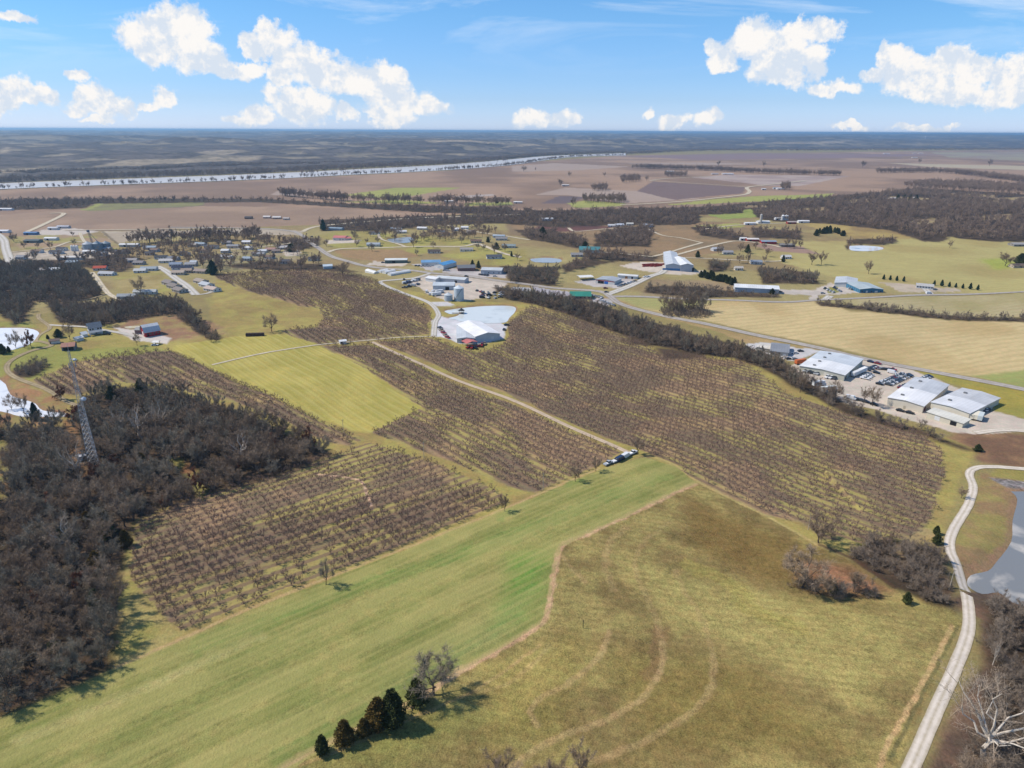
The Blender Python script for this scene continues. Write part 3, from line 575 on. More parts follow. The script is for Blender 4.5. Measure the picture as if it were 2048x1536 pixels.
# ------------------------------------------------------------------ water
def water_mat(name, c, rough=.08, bump=.02, sc=.8, cloud_refl=None):
    m = bpy.data.materials.new(name); m.use_nodes = True; N, L, n = mk(m.node_tree); b = N['Principled BSDF']
    b.inputs['Base Color'].default_value = (*c, 1); b.inputs['Roughness'].default_value = rough; b.inputs['IOR'].default_value = 1.33; b.inputs['Specular IOR Level'].default_value = .5
    pos = n('ShaderNodeNewGeometry').outputs['Position']; no = n('ShaderNodeTexNoise', None, (pos,)); no.inputs['Scale'].default_value = sc; no.inputs['Detail'].default_value = 4
    bp = n('ShaderNodeBump'); bp.inputs['Distance'].default_value = bump; L.new(no.outputs['Fac'], bp.inputs['Height']); L.new(bp.outputs[0], b.inputs['Normal'])
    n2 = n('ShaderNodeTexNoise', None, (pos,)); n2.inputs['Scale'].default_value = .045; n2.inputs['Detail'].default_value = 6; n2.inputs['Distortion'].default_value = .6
    mx = n('ShaderNodeMix', data_type='RGBA'); L.new(n('ShaderNodeMapRange', None, (n2.outputs['Fac'], .52, .66)).outputs[0], mx.inputs[0]); mx.inputs[6].default_value = (*c, 1); mx.inputs[7].default_value = (*(cloud_refl or tuple(v*.82 for v in c)), 1); L.new(mx.outputs[2], b.inputs['Base Color'])  # patch colour; on the east pond it stands for reflected clouds
    return m
MW = {'packing': water_mat('pale pond water', (.56,.60,.59)), 'farm': water_mat('sky-whitened pond water', (.74,.74,.74)), 'woods': water_mat('bright pond water', (.68,.69,.7)), 'east': water_mat('blue pond water', A(132,136,138), .05, cloud_refl=(.50,.47,.42)),  # sky white painted into pond base colours; painted cloud patches on the east pond
      'blue': water_mat('small pond water', (.34,.36,.36), .2), 'white': water_mat('sky-paled pond water', (.72,.68,.64)), 'homes': water_mat('park pond water', (.26,.28,.28), .2), 'ditch': water_mat('ditch water', A(210,208,204)), 'barn': water_mat('puddle water', A(214,204,170))}  # the white pond's base colour also carries reflected sky
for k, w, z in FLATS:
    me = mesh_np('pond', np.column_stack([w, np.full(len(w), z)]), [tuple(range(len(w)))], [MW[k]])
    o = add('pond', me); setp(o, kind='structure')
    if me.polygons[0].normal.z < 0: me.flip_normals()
near = [(-900,415),(-300,393),(0,379),(200,371),(512,359.5),(700,350),(900,340),(1024,330),(1080,322),(1150,314),(1252,311)]
farb = [(-900,400),(-300,380),(0,367),(250,358),(512,348.5),(700,339.5),(900,329),(1024,318.5),(1100,312),(1252,306.5)]
def river_pts(q): return smooth(np.array([flat(*p) for p in q]), 6)
rn = river_pts(near); rf = river_pts(farb)
rz = 1.0
V = np.vstack([rn, rf[::-1]]); V = np.column_stack([V, np.full(len(V), rz)])
me = mesh_np('river', V, [tuple(range(len(V)))], [water_mat('pale river water', (.52,.50,.47), .4, .05, .3)]); 
if me.polygons[0].normal.z < 0: me.flip_normals()
setp(add('river', me), kind='structure')

# ------------------------------------------------------------------ roads
def drape(name, pts, width, m, k=6, lift=.05, smoothit=True):
    w = PP(pts); w = smooth(w, k) if smoothit else w
    out = [w[0]]
    for q in w[1:]:
        L_ = math.hypot(*(q-out[-1])); nn = max(1, int(L_/6))
        b0 = out[-1]
        for j in range(1, nn+1): out.append(b0+(q-b0)*j/nn)
    w = np.array(out); t = np.gradient(w, axis=0); t /= np.hypot(t[:, 0], t[:, 1])[:, None]+1e-9; nrm = np.column_stack([-t[:, 1], t[:, 0]])
    cols = [-.5, -.36, -.22, -.09, 0, .09, .22, .36, .5]; V = []
    jit = (vn(w[:, 0], w[:, 1], 7, 2, 61)-.5)*.35
    for c in cols:
        e = w+nrm*(width*c+jit[:, None]*(1 if abs(c) == .5 else 0))
        d = np.hypot(e[:, 0], e[:, 1]); V.append(np.column_stack([e, height(e[:, 0], e[:, 1])+lift+d*.00035+(0.04 if abs(c) < .3 else 0)]))
    n_ = len(w); V = np.vstack(V); F = []
    for c in range(8):
        for i in range(n_-1): F.append((c*n_+i, (c+1)*n_+i, (c+1)*n_+i+1, c*n_+i+1)[::-1])
    me = mesh_np(name, V, F, [m], smooth_=True); at = me.attributes.new('cr', 'FLOAT', 'POINT'); at.data.foreach_set('value', np.repeat(np.abs(cols), n_).astype(np.float32)); o = add(name, me); setp(o, kind='structure'); return o
def road_mat(name, c, streak=.25):
    m = mat(name, c, .95, .1, c2=tuple(v*(1-streak) for v in c), nscale=.25); N, L, n = mk(m.node_tree)
    b = N['Principled BSDF']; src = b.inputs['Base Color'].links[0].from_socket; at = n('ShaderNodeAttribute', attribute_name='cr').outputs['Fac']
    no = n('ShaderNodeTexNoise', None, (n('ShaderNodeNewGeometry').outputs['Position'],)); no.inputs['Scale'].default_value = .7; no.inputs['Detail'].default_value = 5
    d = n('ShaderNodeMath', 'ABSOLUTE', (n('ShaderNodeMath', 'SUBTRACT', (at, .22)).outputs[0],)).outputs[0]       # distance from the wheel tracks
    f = n('ShaderNodeMath', 'MULTIPLY_ADD', (d, 5.0, n('ShaderNodeMath', 'MULTIPLY', (no.outputs['Fac'], 1.3)).outputs[0])).outputs[0]
    f = n('ShaderNodeMapRange', None, (f, .9, 2.2)).outputs[0]
    mx = n('ShaderNodeMix', data_type='RGBA'); L.new(f, mx.inputs[0]); L.new(src, mx.inputs[6]); mx.inputs[7].default_value = (c[0]*.55, c[1]*.52, c[2]*.42, 1); L.new(mx.outputs[2], b.inputs['Base Color'])
    return m
M_gr = road_mat('white gravel', A(226,216,202), .15); M_as = road_mat('worn asphalt', A(190,183,176)); M_dirt = road_mat('tan dirt lane', A(214,194,170), .2); M_path = road_mat('pale path', A(222,210,186)); M_lane = road_mat('farm lane', A(180,164,132), .3); M_conc = road_mat('concrete drive', A(212,208,200), .15)
R_ = drape
R_('gravel_road', [(1700,1800),(1775,1620),(1822,1536),(1872,1420),(1920,1312),(1938,1240),(1922,1160),(1900,1100),(1906,1062),(1936,1010),(1946,975),(1938,948),(1952,936),(1990,934),(2048,938),(2300,958)], 3.9, M_gr)
R_('highway', [(340,455),(450,456),(570,460.5),(604,471),(614,481),(638,497),(655,509),(674,517),(706,526),(730,532),(800,539),(860,546),(932,552),(1000,562),(1070,571),(1106,576),(1198,583),(1222,595),(1241,608),(1299,625),(1375,641),(1540,676),(1700,711),(1850,741),(2048,779),(2500,868)], 8.5, M_as, 5)
R_('levee_road', [(130,461),(300,459),(450,456)], 7, M_path)
R_('dirt_road', [(604,464),(640,452.5),(760,441.5),(830,436.5),(900,434),(1040,429)], 9, M_path)
R_('road', [(655,505),(690,497.5),(812,494),(920,493.5),(957,488),(1000,505),(1042,515)], 7, M_path)
R_('road', [(812,494),(796,488),(764,479),(757,470),(759,464)], 5, M_path)
R_('road', [(888,449),(920,457),(965,466),(1010,472),(1060,480)], 6, M_path)
R_('road', [(460,500),(520,494),(565,489),(614,481)], 5, M_path)
R_('side_road', [(1222,593),(1325,595.5),(1540,604),(1640,600),(1750,595),(1860,590),(2048,584),(2500,575)], 6, M_as)
R_('road', [(1214,589),(1260,572),(1300,553),(1322,546),(1330,538)], 9, M_conc)
R_('road', [(1160,505),(1198,504),(1250,508),(1307,514)], 4, M_path)
R_('road', [(1307,513),(1345,503),(1396,488),(1404,485)], 5.5, M_path)
R_('road', [(1337,514),(1401,497),(1452,485),(1480,482.5),(1540,490),(1562,495)], 6.5, M_path)
R_('road', [(1325,514),(1426,518),(1540,523),(1566,521)], 4.5, M_path)
R_('farm_lane', [(1137,456),(1152,463),(1200,459),(1255,455)], 6, M_path)
R_('farm_lane', [(1296,458),(1325,471),(1360,476),(1401,485)], 5, M_path)
R_('farm_lane', [(1400,460),(1450,453),(1500,449),(1580,446)], 6, M_path)
R_('river_road', [(1240,409.5),(1290,408),(1399,400),(1480,391),(1499,384),(1495,375),(1536,370),(1611,362)], 12, M_path)
R_('farm_lane', [(1300,361.5),(1400,368),(1491,374)], 9, M_path)
R_('farm_lane', [(1300,361.5),(1340,357),(1420,353)], 9, M_path)
R_('farm_lane', [(52,465),(90,448),(128,428),(100,427)], 9, M_path)
R_('orchard_lane', [(860,547),(830,556),(790,560),(762,563),(768,570),(800,584),(850,602),(868,614),(877,630),(870,645),(867,672)], 5.2, M_conc)
R_('footpath', [(424,730),(520,708),(600,695),(640,689.5),(700,684),(740,680.5),(800,675),(868,673)], 2.3, M_path)
R_('dirt_lane', [(744,684),(800,710),(880,746),(1000,791),(1120,845),(1200,880),(1258,906)], 3.6, M_dirt)
R_('farm_lane', [(175,818),(135,804),(90,778),(35,757),(14,740),(22,722),(60,703),(102,692),(92,686),(72,683),(78,672),(97,660),(98,652),(78,637),(78,628)], 3.6, M_lane)
R_('farm_lane', [(98,650),(130,652),(170,654),(205,660),(250,668),(280,676)], 4, M_conc)
R_('road', [(184,545),(200,566),(212,582),(222,591),(242,600)], 5.5, M_path)
R_('road', [(216,588),(180,598),(140,608)], 3.5, M_lane)
R_('road', [(314,533),(345,552),(368,568),(392,590)], 9, M_conc)
R_('road', [(392,590),(410,588),(425,584)], 4, M_conc)
R_('town_road', [(-60,440),(0,472),(12,500),(22,530)], 11, M_conc)
R_('road', [(14,505),(70,500),(110,494),(140,484),(170,485)], 5, M_path)
R_('road', [(170,485),(164,476),(160,466)], 5, M_path)
R_('driveway', [(1660,592),(1650,600)], 8, M_conc, 2); R_('driveway', [(1850,578),(1862,590)], 8, M_conc, 2)
R_('gravel_road', [(2700,1000),(2300,905),(2048,862),(1950,866)], 5, M_gr)
# ------------------------------------------------------------------ buildings
class MB:
    def __init__(s): s.V = []; s.F = []; s.M = []
    def face(s, pts, mi=0):
        b = len(s.V); s.V += [tuple(p) for p in pts]; s.F.append(tuple(range(b, b+len(pts)))); s.M.append(mi)
    def box(s, x0, y0, z0, x1, y1, z1, mi=0):
        p = [(x0,y0,z0),(x1,y0,z0),(x1,y1,z0),(x0,y1,z0),(x0,y0,z1),(x1,y0,z1),(x1,y1,z1),(x0,y1,z1)]
        b = len(s.V); s.V += p
        for f in ((0,3,2,1),(4,5,6,7),(0,1,5,4),(1,2,6,5),(2,3,7,6),(3,0,4,7)): s.F.append(tuple(b+i for i in f)); s.M.append(mi)
    def prism(s, poly, lo, hi, axis='y', mi=0):
        """poly in the plane across axis, extruded lo..hi"""
        b = len(s.V); n_ = len(poly)
        for t in (lo, hi):
            for (p, q) in poly: s.V.append((p, t, q) if axis == 'y' else (t, p, q) if axis == 'x' else (p, q, t))
        flip = axis == 'x' or axis == 'z'
        f0 = tuple(b+i for i in range(n_)); f1 = tuple(b+n_+i for i in range(n_))
        s.F.append(f0 if not flip else f0[::-1]); s.M.append(mi); s.F.append(f1[::-1] if not flip else f1); s.M.append(mi)
        for i in range(n_):
            j = (i+1) % n_; q = (b+i, b+n_+i, b+n_+j, b+j); s.F.append(q if not flip else q[::-1]); s.M.append(mi)
    def tube(s, p, q, r0, r1=None, k=6, mi=0, cap=True):
        r1 = r0 if r1 is None else r1; p = Vector(p); q = Vector(q); d = (q-p).normalized()
        a = d.orthogonal().normalized(); c = d.cross(a); b = len(s.V)
        for (o, r) in ((p, r0), (q, r1)):
            for i in range(k): t = 2*PI*i/k; s.V.append(tuple(o+a*math.cos(t)*r+c*math.sin(t)*r))
        for i in range(k): j = (i+1) % k; s.F.append((b+i, b+j, b+k+j, b+k+i)); s.M.append(mi)
        if cap: s.F.append(tuple(b+k+i for i in range(k))); s.M.append(mi); s.F.append(tuple(b+i for i in range(k))[::-1]); s.M.append(mi)
    def build(s, name, mats, parent=None, loc=None, smooth_=False):
        mats = mats if isinstance(mats, (list, tuple)) else [mats]
        return add(name, mesh_np(name, s.V, s.F, mats, s.M, smooth_), parent, loc)
_mc = {}
def pm(c, kind='paint'):
    k = (tuple(c), kind)
    if k not in _mc:
        col = A(*c)
        if kind == 'roof':
            m_ = _mc[k] = mat('metal roof', col, .5, .35, c2=tuple(v*.84 for v in col), nscale=.12); N, L, n = mk(m_.node_tree); b_ = N['Principled BSDF']; s_ = b_.inputs['Base Color'].links[0].from_socket
            sx = n('ShaderNodeSeparateXYZ', None, (n('ShaderNodeTexCoord').outputs['Object'],)); w_ = n('ShaderNodeMath', 'PINGPONG', (sx.outputs[0], 1.0)).outputs[0]; w2_ = n('ShaderNodeMath', 'PINGPONG', (sx.outputs[1], 3.1)).outputs[0]
            se = n('ShaderNodeMath', 'MULTIPLY', (n('ShaderNodeMapRange', None, (w_, 0, .22), ).outputs[0], n('ShaderNodeMapRange', None, (w2_, 0, .2)).outputs[0])).outputs[0]
            se = n('ShaderNodeMath', 'MULTIPLY_ADD', (se, .16, .84)).outputs[0]; vs = n('ShaderNodeVectorMath', 'SCALE', (s_,)); L.new(se, vs.inputs[3]); L.new(vs.outputs[0], b_.inputs['Base Color'])
        elif kind == 'shingle': _mc[k] = mat('shingle roof', col, .9, .15, c2=tuple(v*.7 for v in col), nscale=1.5)
        elif kind == 'car': _mc[k] = mat('car paint', col, .25, .6, c2=tuple(v*.92 for v in col), nscale=.5)
        else: _mc[k] = mat('painted wall', col, .7, .3, c2=tuple(v*.9 for v in col), nscale=.3)
    return _mc[k]
M_GLASS = mat('window glass', (.03, .04, .05), .12, .6); M_DARK = mat('dark opening', (.02, .02, .022), .8, .1); M_TYRE = mat('tyre rubber', (.02, .02, .02), .9, .1); M_STEEL = mat('galvanised steel', A(178,184,190), .4, .5, .4)
WHT = (236,236,234); GRY = (186,188,190)
def frame(a, b, D):
    A_, B_ = np.array(P(*a)), np.array(P(*b)); L_ = float(np.hypot(*(B_-A_))); t = (B_-A_)/L_; nrm = np.array([-t[1], t[0]])
    if nrm @ ((A_+B_)/2) < 0: nrm = -nrm; 
    if isinstance(D, tuple): D = abs(float((np.array(P(*D))-A_) @ nrm))
    return A_, B_, L_, D, t, nrm
def bld(name, label, a, b, D, hw=3.5, hr=1.2, ridge='x', wall=WHT, roof=GRY, rk='roof', doors=(), wins=0, over=.5, cat='building', group=None, roof2=None, vents=0, open_=False, base=None, trim=None):
    """a->b is the near wall on the ground (photo points), D its depth; local x along the wall, y away"""
    A_, B_, L_, D, t, nrm = frame(a, b, D)
    return bld_w(name, label, A_, math.atan2(t[1], t[0]), L_, D, hw, hr, ridge, wall, roof, rk, doors, wins, over, cat, group, roof2, vents, open_, trim)
def bld_w(name, label, A_, ang, L_, D, hw, hr, ridge, wall, roof, rk='roof', doors=(), wins=0, over=.5, cat='building', group=None, roof2=None, vents=0, open_=False, trim=None):
    c, s = math.cos(ang), math.sin(ang)
    cs = [(A_[0]+c*x-s*y, A_[1]+s*x+c*y) for x, y in ((0, 0), (L_, 0), (L_, D), (0, D))]
    z = float(np.mean([hgt(*p) for p in cs]))+.1
    e = bpy.data.objects.new(name, None); C.objects.link(e); e.location = (A_[0], A_[1], z); e.rotation_euler = (0, 0, ang); e.empty_display_size = 1
    setp(e, label, cat, group)
    W_ = pm(wall)
    m = MB(); prof = []
    W2, D2 = (D, L_) if ridge == 'x' else (L_, D)
    if rk == 'gambrel': top = [(0, hw), (W2*.2, hw+hr*.62), (W2*.5, hw+hr), (W2*.8, hw+hr*.62), (W2, hw)]
    elif rk == 'shed': top = [(0, hw), (W2, hw+hr)]
    else: top = [(0, hw), (W2*.5, hw+hr), (W2, hw)]
    if open_:
        for x in np.linspace(.3, L_-.3, max(2, int(L_/5)+1)):
            for y in (.3, D-.3): m = MB(); m.tube((x, y, -1), (x, y, hw), .15, k=6); m.build('post', W_, e)
    else:
        poly = [(0, -1.5)]+top+[(W2, -1.5)]
        m.prism(poly, 0, D2, 'x' if ridge == 'x' else 'y'); m.build('wall', W_, e)
    ax = 'x' if ridge == 'x' else 'y'
    def slab(lo, hi, mat_, nm='roof', zz=0):
        r = MB(); k = .16; n_ = len(top); o = over
        sl0 = (top[1][1]-top[0][1])/(top[1][0]-top[0][0]); sl1 = (top[-1][1]-top[-2][1])/(top[-1][0]-top[-2][0])
        tp = [(top[0][0]-o, top[0][1]-o*sl0)]+top[1:-1]+[(top[-1][0]+o, top[-1][1]+o*sl1)]
        up = [(p, q+k+zz) for p, q in tp]; dn = [(p, q+.015+zz) for p, q in tp][::-1]
        r.prism(up+dn, lo, hi, ax); return r.build(nm, mat_, e)
    kind = 'shingle' if rk == 'shingle' else 'roof'
    if roof2: slab(-over, D2*.5, pm(roof, kind)); slab(D2*.5+.003, D2+over, pm(roof2, kind), 'roof')
    else: slab(-over, D2+over, pm(roof, kind))
    for (side, f, w, h, col) in doors:                      # side n/l/r near left right, f = place along it 0..1
        d = MB(); 
        if side == 'n': d.box(f*L_-w/2, -.06, 0, f*L_+w/2, -.003, h)
        elif side == 'r': d.box(L_+.003, f*D-w/2, 0, L_+.06, f*D+w/2, h)
        else: d.box(-.06, f*D-w/2, 0, -.003, f*D+w/2, h)
        d.build('door', M_DARK if col is None else pm(col), e)
    if wins:
        for side in 'nlr':
            ln = L_ if side == 'n' else D; k = max(1, int(wins*ln/L_+.4))
            for i in range(k):
                f = (i+.5)/k*ln; z0 = 1.0
                if any(dd[0] == side and abs(dd[1]*ln-f) < dd[2]/2+.8 for dd in doors): continue
                for z1 in ([z0] if hw < 4.2 or hw > 5.8 or rk != 'shingle' else [z0, z0+2.5]):
                    d = MB()
                    if side == 'n': d.box(f-.6, -.05, z1, f+.6, -.003, z1+1.3)
                    elif side == 'r': d.box(L_+.003, f-.6, z1, L_+.05, f+.6, z1+1.3)
                    else: d.box(-.05, f-.6, z1, -.003, f+.6, z1+1.3)
                    d.build('window', M_GLASS, e)
    for i in range(vents):
        d = MB(); f = (i+.5)/vents
        px_, py_ = (f*L_, D*.27) if ridge == 'x' else (L_*.27, f*D)
        zz = hw+hr*.54; d.box(px_-.9, py_-.7, zz-.3, px_+.9, py_+.7, zz+.9); d.build('roof_vent', pm((120,122,124)), e)
    if trim:
        d = MB(); d.box(-.04, -.04, hw-1.0, L_+.04, -.004, hw-.25); d.build('trim_band', pm(trim), e)
    return e
_hc = [0]
def house(x, y, L_, D, rot, wall, roof, label, hw=2.8, hr=1.9, name='house', rk='shingle', ridge='x', **kw):
    c = P(x, y); r = math.radians(rot); A_ = (c[0]-math.cos(r)*L_/2, c[1]-math.sin(r)*L_/2)
    kw.setdefault('doors', [('n', .45, 1.2, 2.1, (90,60,50))]); kw.setdefault('wins', 4); kw.setdefault('cat', 'house')
    return bld_w(name, label, A_, r, L_, D, hw, hr, ridge, wall, roof, rk, **kw)

D_ = None
# packing house and its yard
bld('packing_house', 'large packing shed with bright white roof and grey gable beside the pond', (950.6,685), (999.7,679.5), (909,659), 4.6, 2.2, 'y', (214,218,220), (250,250,250), doors=[('n', .7, 2.4, 3, (230,232,232)), ('r', .4, 5, 3.6, None), ('r', .7, 5, 3.6, None)], vents=0)
bld('packing_house', 'low grey-roofed shed attached to the left side of the white packing shed', (914,685.5), (949.6,686), (909.5,660), 3.4, .9, 'y', (206,210,214), (206,212,216), doors=[('n', .4, 3.5, 2.8, None), ('l', .3, 4, 2.8, None), ('l', .7, 4, 2.8, None)])
bld('canopy_shed', 'open shed with faded red metal roof in front of the packing shed', (934,695), (954,692), 8, 3.2, 1.0, 'y', (120,110,104), (206,120,112), open_=True, cat='shed')
# farmstead at left
bld('farmhouse', 'tall white farmhouse with grey roof beside the gravel lane at left', (180,670), (206,666), 8, 5.2, 3.4, 'x', (236,240,244), (126,136,146), 'shingle', doors=[('n', .5, 1.4, 2.2, (60,70,80))], wins=5, cat='house')
bld('porch_roof', 'low grey porch along the front of the white farmhouse', (180.5,673), (206,669), 2.6, 2.6, .9, 'x', (226,230,234), (140,150,158), 'shed', open_=True, cat='porch')
bld('red_barn', 'red gambrel barn with pale grey roof on a concrete apron', (291,675), (321,669.5), 10.5, 4.0, 4.6, 'x', (164,34,44), (204,210,216), 'gambrel', doors=[('l', .5, 3, 3.2, (240,236,232)), ('n', .2, 1.4, 2.2, None)], wins=4, over=.7, cat='barn')
bld('lean_to_shed', 'small weathered grey shed against the left of the red barn', (270,667), (283,668), 8, 2.6, 1.2, 'x', (140,110,108), (160,160,156), cat='shed')
bld('cattle_shed', 'brown cattle shed with white opening near the small left pond', (100,689), (120,687), 5, 2.4, 1.0, 'x', (96,74,64), (110,90,80), doors=[('n', .6, 6, 2, (232,228,220))], cat='shed')
bld('machine_shed', 'old grey machine shed with a rusty roof beside the farm lane', (124,702), (150,701), 8, 3, 2.0, 'x', (120,128,134), (168,112,92), doors=[('n', .3, 3, 2.4, None), ('n', .7, 4, 2.4, None)], cat='shed')
bld('greenhouse', 'low white greenhouse in the farmhouse garden', (154,683), (168,680), 6, 2, .9, 'x', (226,228,224), (230,232,230), cat='greenhouse')
bld('garden_shed', 'small white domed shed at the left corner of the farmhouse', (166,675), (176,673), 5, 2.2, 1.6, 'x', (236,238,236), (232,236,236), cat='shed')
bld('livestock_shelter', 'small white shelter on bare ground below the red barn', (306,690), (316,690), 4, 2, .8, 'x', (60,60,60), (236,236,232), open_=True, cat='shelter')
bld('pump_house', 'tiny white pump house beside the path through the orchard', (680,689), (693,688), 4, 2.4, .7, 'x', (226,228,230), (238,240,240), doors=[('n', .3, 1.2, 2, None)], cat='shed')
# plants on the gravel yard at right
bld('factory', 'wide low factory with white front roof and grey back roof on the gravel yard', (1598,741), (1687,762), (1741,736), 4.4, .9, 'y', (206,206,190), (240,242,242), doors=[('n', .62, 4, 3.4, (226,224,212)), ('r', .1, 2.5, 2.6, None), ('r', .35, 3.5, 3, (170,174,178))], roof2=(212,220,226), vents=4)
bld('factory', 'long factory wing with stepped white and grey roof nearest the parked cars', (1773,810), (1844,826), (1917,787), 5.0, .9, 'y', (226,218,200), (246,247,247), doors=[('n', .5, 1.3, 2.2, (190,180,160)), ('r', .08, 4, 3.4, (110,50,50))], roof2=(206,210,214), vents=3)
bld('factory', 'square factory wing with pale grey roof at the grass edge of the yard', (1859,821), (1936,840), (1985,806), 4.8, .9, 'y', (228,222,204), (232,234,236), doors=[('r', .3, 3.5, 3, (200,190,160)), ('r', .6, 3.5, 3, (200,190,160))], roof2=(206,208,210), vents=2)
bld('loading_shed', 'low cream-roofed loading shed in front of the square factory wing', (1852,836), (1924,856), 7.5, 3.3, .9, 'x', (214,208,188), (226,224,212), 'shed', doors=[('n', .3, 3, 2.6, (226,230,230)), ('n', .75, 3.5, 2.6, None)])
bld('workshop', 'dark grey workshop with hipped look and white drive by the highway', (1540,710), (1576,713), (1595,699), 3.4, 2.0, 'x', (196,192,182), (146,150,156), doors=[('r', .5, 3.4, 2.6, WHT), ('n', .8, 2, 2.3, WHT)], wins=3)
bld('workshop', 'flat cream-roofed shed at the left of the dark grey workshop', (1512,701), (1539,705), 13, 3, .8, 'x', (206,200,184), (222,216,204))
# middle distance, right
bld('plant', 'low plant with blue walls and pale ribbed roof behind parked cars', (1719,586), (1766,585), 34, 4, 1.4, 'y', (70,130,164), (186,198,200), doors=[('n', .3, 2, 2.4, WHT), ('n', .7, 3, 2.4, WHT)], wins=5)
bld('plant', 'white-walled hall behind the blue-walled plant', (1668,573), (1712,576), 38, 4, 1.4, 'y', (220,222,222), (204,210,214), doors=[('l', .3, 4, 3, (180,184,188))])
bld('clinic', 'small white office with grey-white roof beside a tan lot', (1832,576), (1866,580), 9, 3, 1.9, 'x', (224,226,226), (196,196,194), 'shingle', wins=6)
bld('warehouse', 'long white-roofed warehouse above the side road', (1469,584), (1557,588), 15, 5, 2.2, 'x', (200,206,210), (236,240,242), doors=[('n', .04, 3, 3, WHT), ('r', .5, 3, 3, WHT)], over=.6)
bld('steel_works', 'grey-roofed half of the big steel works with blue lower wall', (1331,540.5), (1359.5,542), (1392,518), 7.5, 2.0, 'y', (186,196,206), (206,212,216), doors=[('n', .5, 24, 3.5, (72,130,184))], roof2=(206,212,216))
bld('steel_works', 'white-roofed half of the big steel works with a black door', (1360.5,542.5), (1386,543.8), (1431,530), 7.5, 2.0, 'y', (190,196,204), (240,242,240), doors=[('n', .98, 2.4, 4.5, None)], roof2=(240,242,240))
bld('dealership', 'low machinery dealer with grey roof and red fascia stripe', (1191,567), (1229,570), 20, 4, 1.2, 'y', (216,216,214), (178,184,190), doors=[('n', .2, 3.5, 3, None), ('n', .36, 3.5, 3, None), ('n', .56, 4.5, 3.2, (50,110,190))], trim=(206,70,60))
bld('canopy', 'white flat-roofed canopy beside the machinery dealer', (1160,562), (1187,560), 12, 3.6, .5, 'x', (150,150,150), (240,240,236), open_=True)
bld('store', 'long white shop behind the machinery dealer', (1235,557), (1274,558.5), 9, 3.4, .8, 'x', (222,224,218), (230,232,230), doors=[('n', .45, 3, 2.6, (186,130,80)), ('n', .75, 2, 2.6, None)])
bld('church_hall', 'green-roofed hall beside rows of white parked cars', (1141,598), (1182,599), 15, 3, 3.2, 'x', (190,150,130), (62,148,128), wins=5)
bld('lodge', 'long lodge with a bright teal roof above the tree line', (1158,505), (1199,506), 14, 4.0, 3.6, 'x', (226,214,190), (84,142,146), wins=6, doors=[('n', .5, 2, 2.4, (110,80,60))])
# middle distance, centre
bld('depot', 'long white-roofed depot with dark green band near the tree row', (770,527), (814,526), 14, 4, 1.2, 'x', (92,110,106), (232,236,232), doors=[('n', .4, 4, 3, None)])
bld('steel_hall', 'white hall with a pale blue roof, the left one of a pair', (843,532.5), (881,531.5), 15, 4.6, 1.8, 'x', (232,232,228), (120,166,206), doors=[('n', .84, 3.5, 3.4, None), ('n', .3, 3, 3, GRY)])
bld('steel_hall', 'white hall with a bright blue roof beside the pale blue one', (887,538.5), (913,532), 14, 4.6, 1.8, 'x', (236,236,232), (90,160,212), doors=[('l', .5, 4, 3.4, (210,214,216))])
bld('school', 'brown brick building with a grey hipped roof behind a car park', (916,542), (951,542), 14, 3.4, 2.6, 'x', (140,100,90), (128,132,138), 'shingle', wins=9)
bld('steel_hall', 'light grey metal hall beside the brick building', (962,548), (1003,549), 18, 4.6, 1.4, 'x', (196,202,208), (206,212,214), doors=[('n', .1, 3, 3, WHT)], wins=4)
bld('shed_row', 'long grey-white shed at the back of the centre gravel yard', (872,563), (929,567), 13, 4, 1.2, 'x', (206,210,214), (214,220,222), doors=[('n', .7, 3, 2.6, None)])
bld('shed_row', 'white tunnel shed at the left back of the centre gravel yard', (851,562), (871,566), 12, 3.6, 1.4, 'x', (222,224,224), (238,240,240))
bld('mill', 'blue-grey metal mill with a dark door beside the tall white silo', (866,581), (908,580), 18, 5, 1.6, 'x', (196,206,214), (206,216,222), doors=[('n', .68, 4, 3.6, None)])
for (a, b, lab) in (((762,546),(778,543),'white plastic tunnel nearest the orchard corner'), ((772,548),(792,544),'second white plastic tunnel from the orchard corner'), ((782,552),(822,545),'longest white plastic tunnel beside the road bend'), ((730,545),(748,548),'short low white tunnel at the end of the tree row')):
    bld('polytunnel', lab, a, b, 7, 1.6, 1.6, 'x', (228,230,228), (240,242,240), 'gambrel', cat='greenhouse', over=.05)
bld('fire_station', 'white building with a salmon red roof on a pale lot', (666,481), (690,481), 17, 4, 2.2, 'x', (230,226,222), (214,128,122), doors=[('n', .6, 3, 3, (190,190,190))], wins=3)
bld('garage', 'low salmon-roofed wing at the right of the red-roofed building', (691,481), (703,480), 11, 3, 1.4, 'x', (220,210,206), (206,124,120))
bld('shed_row', 'long blue-grey roofed shed beside a dark spruce', (657,460), (683,461), 10, 3, 1.2, 'x', (180,190,196), (150,170,184))
bld('boat_shed', 'blue-white shed behind the upper end of the orchard', (647,538), (665,537), 9, 3, 1.6, 'x', (206,220,226), (206,220,228))
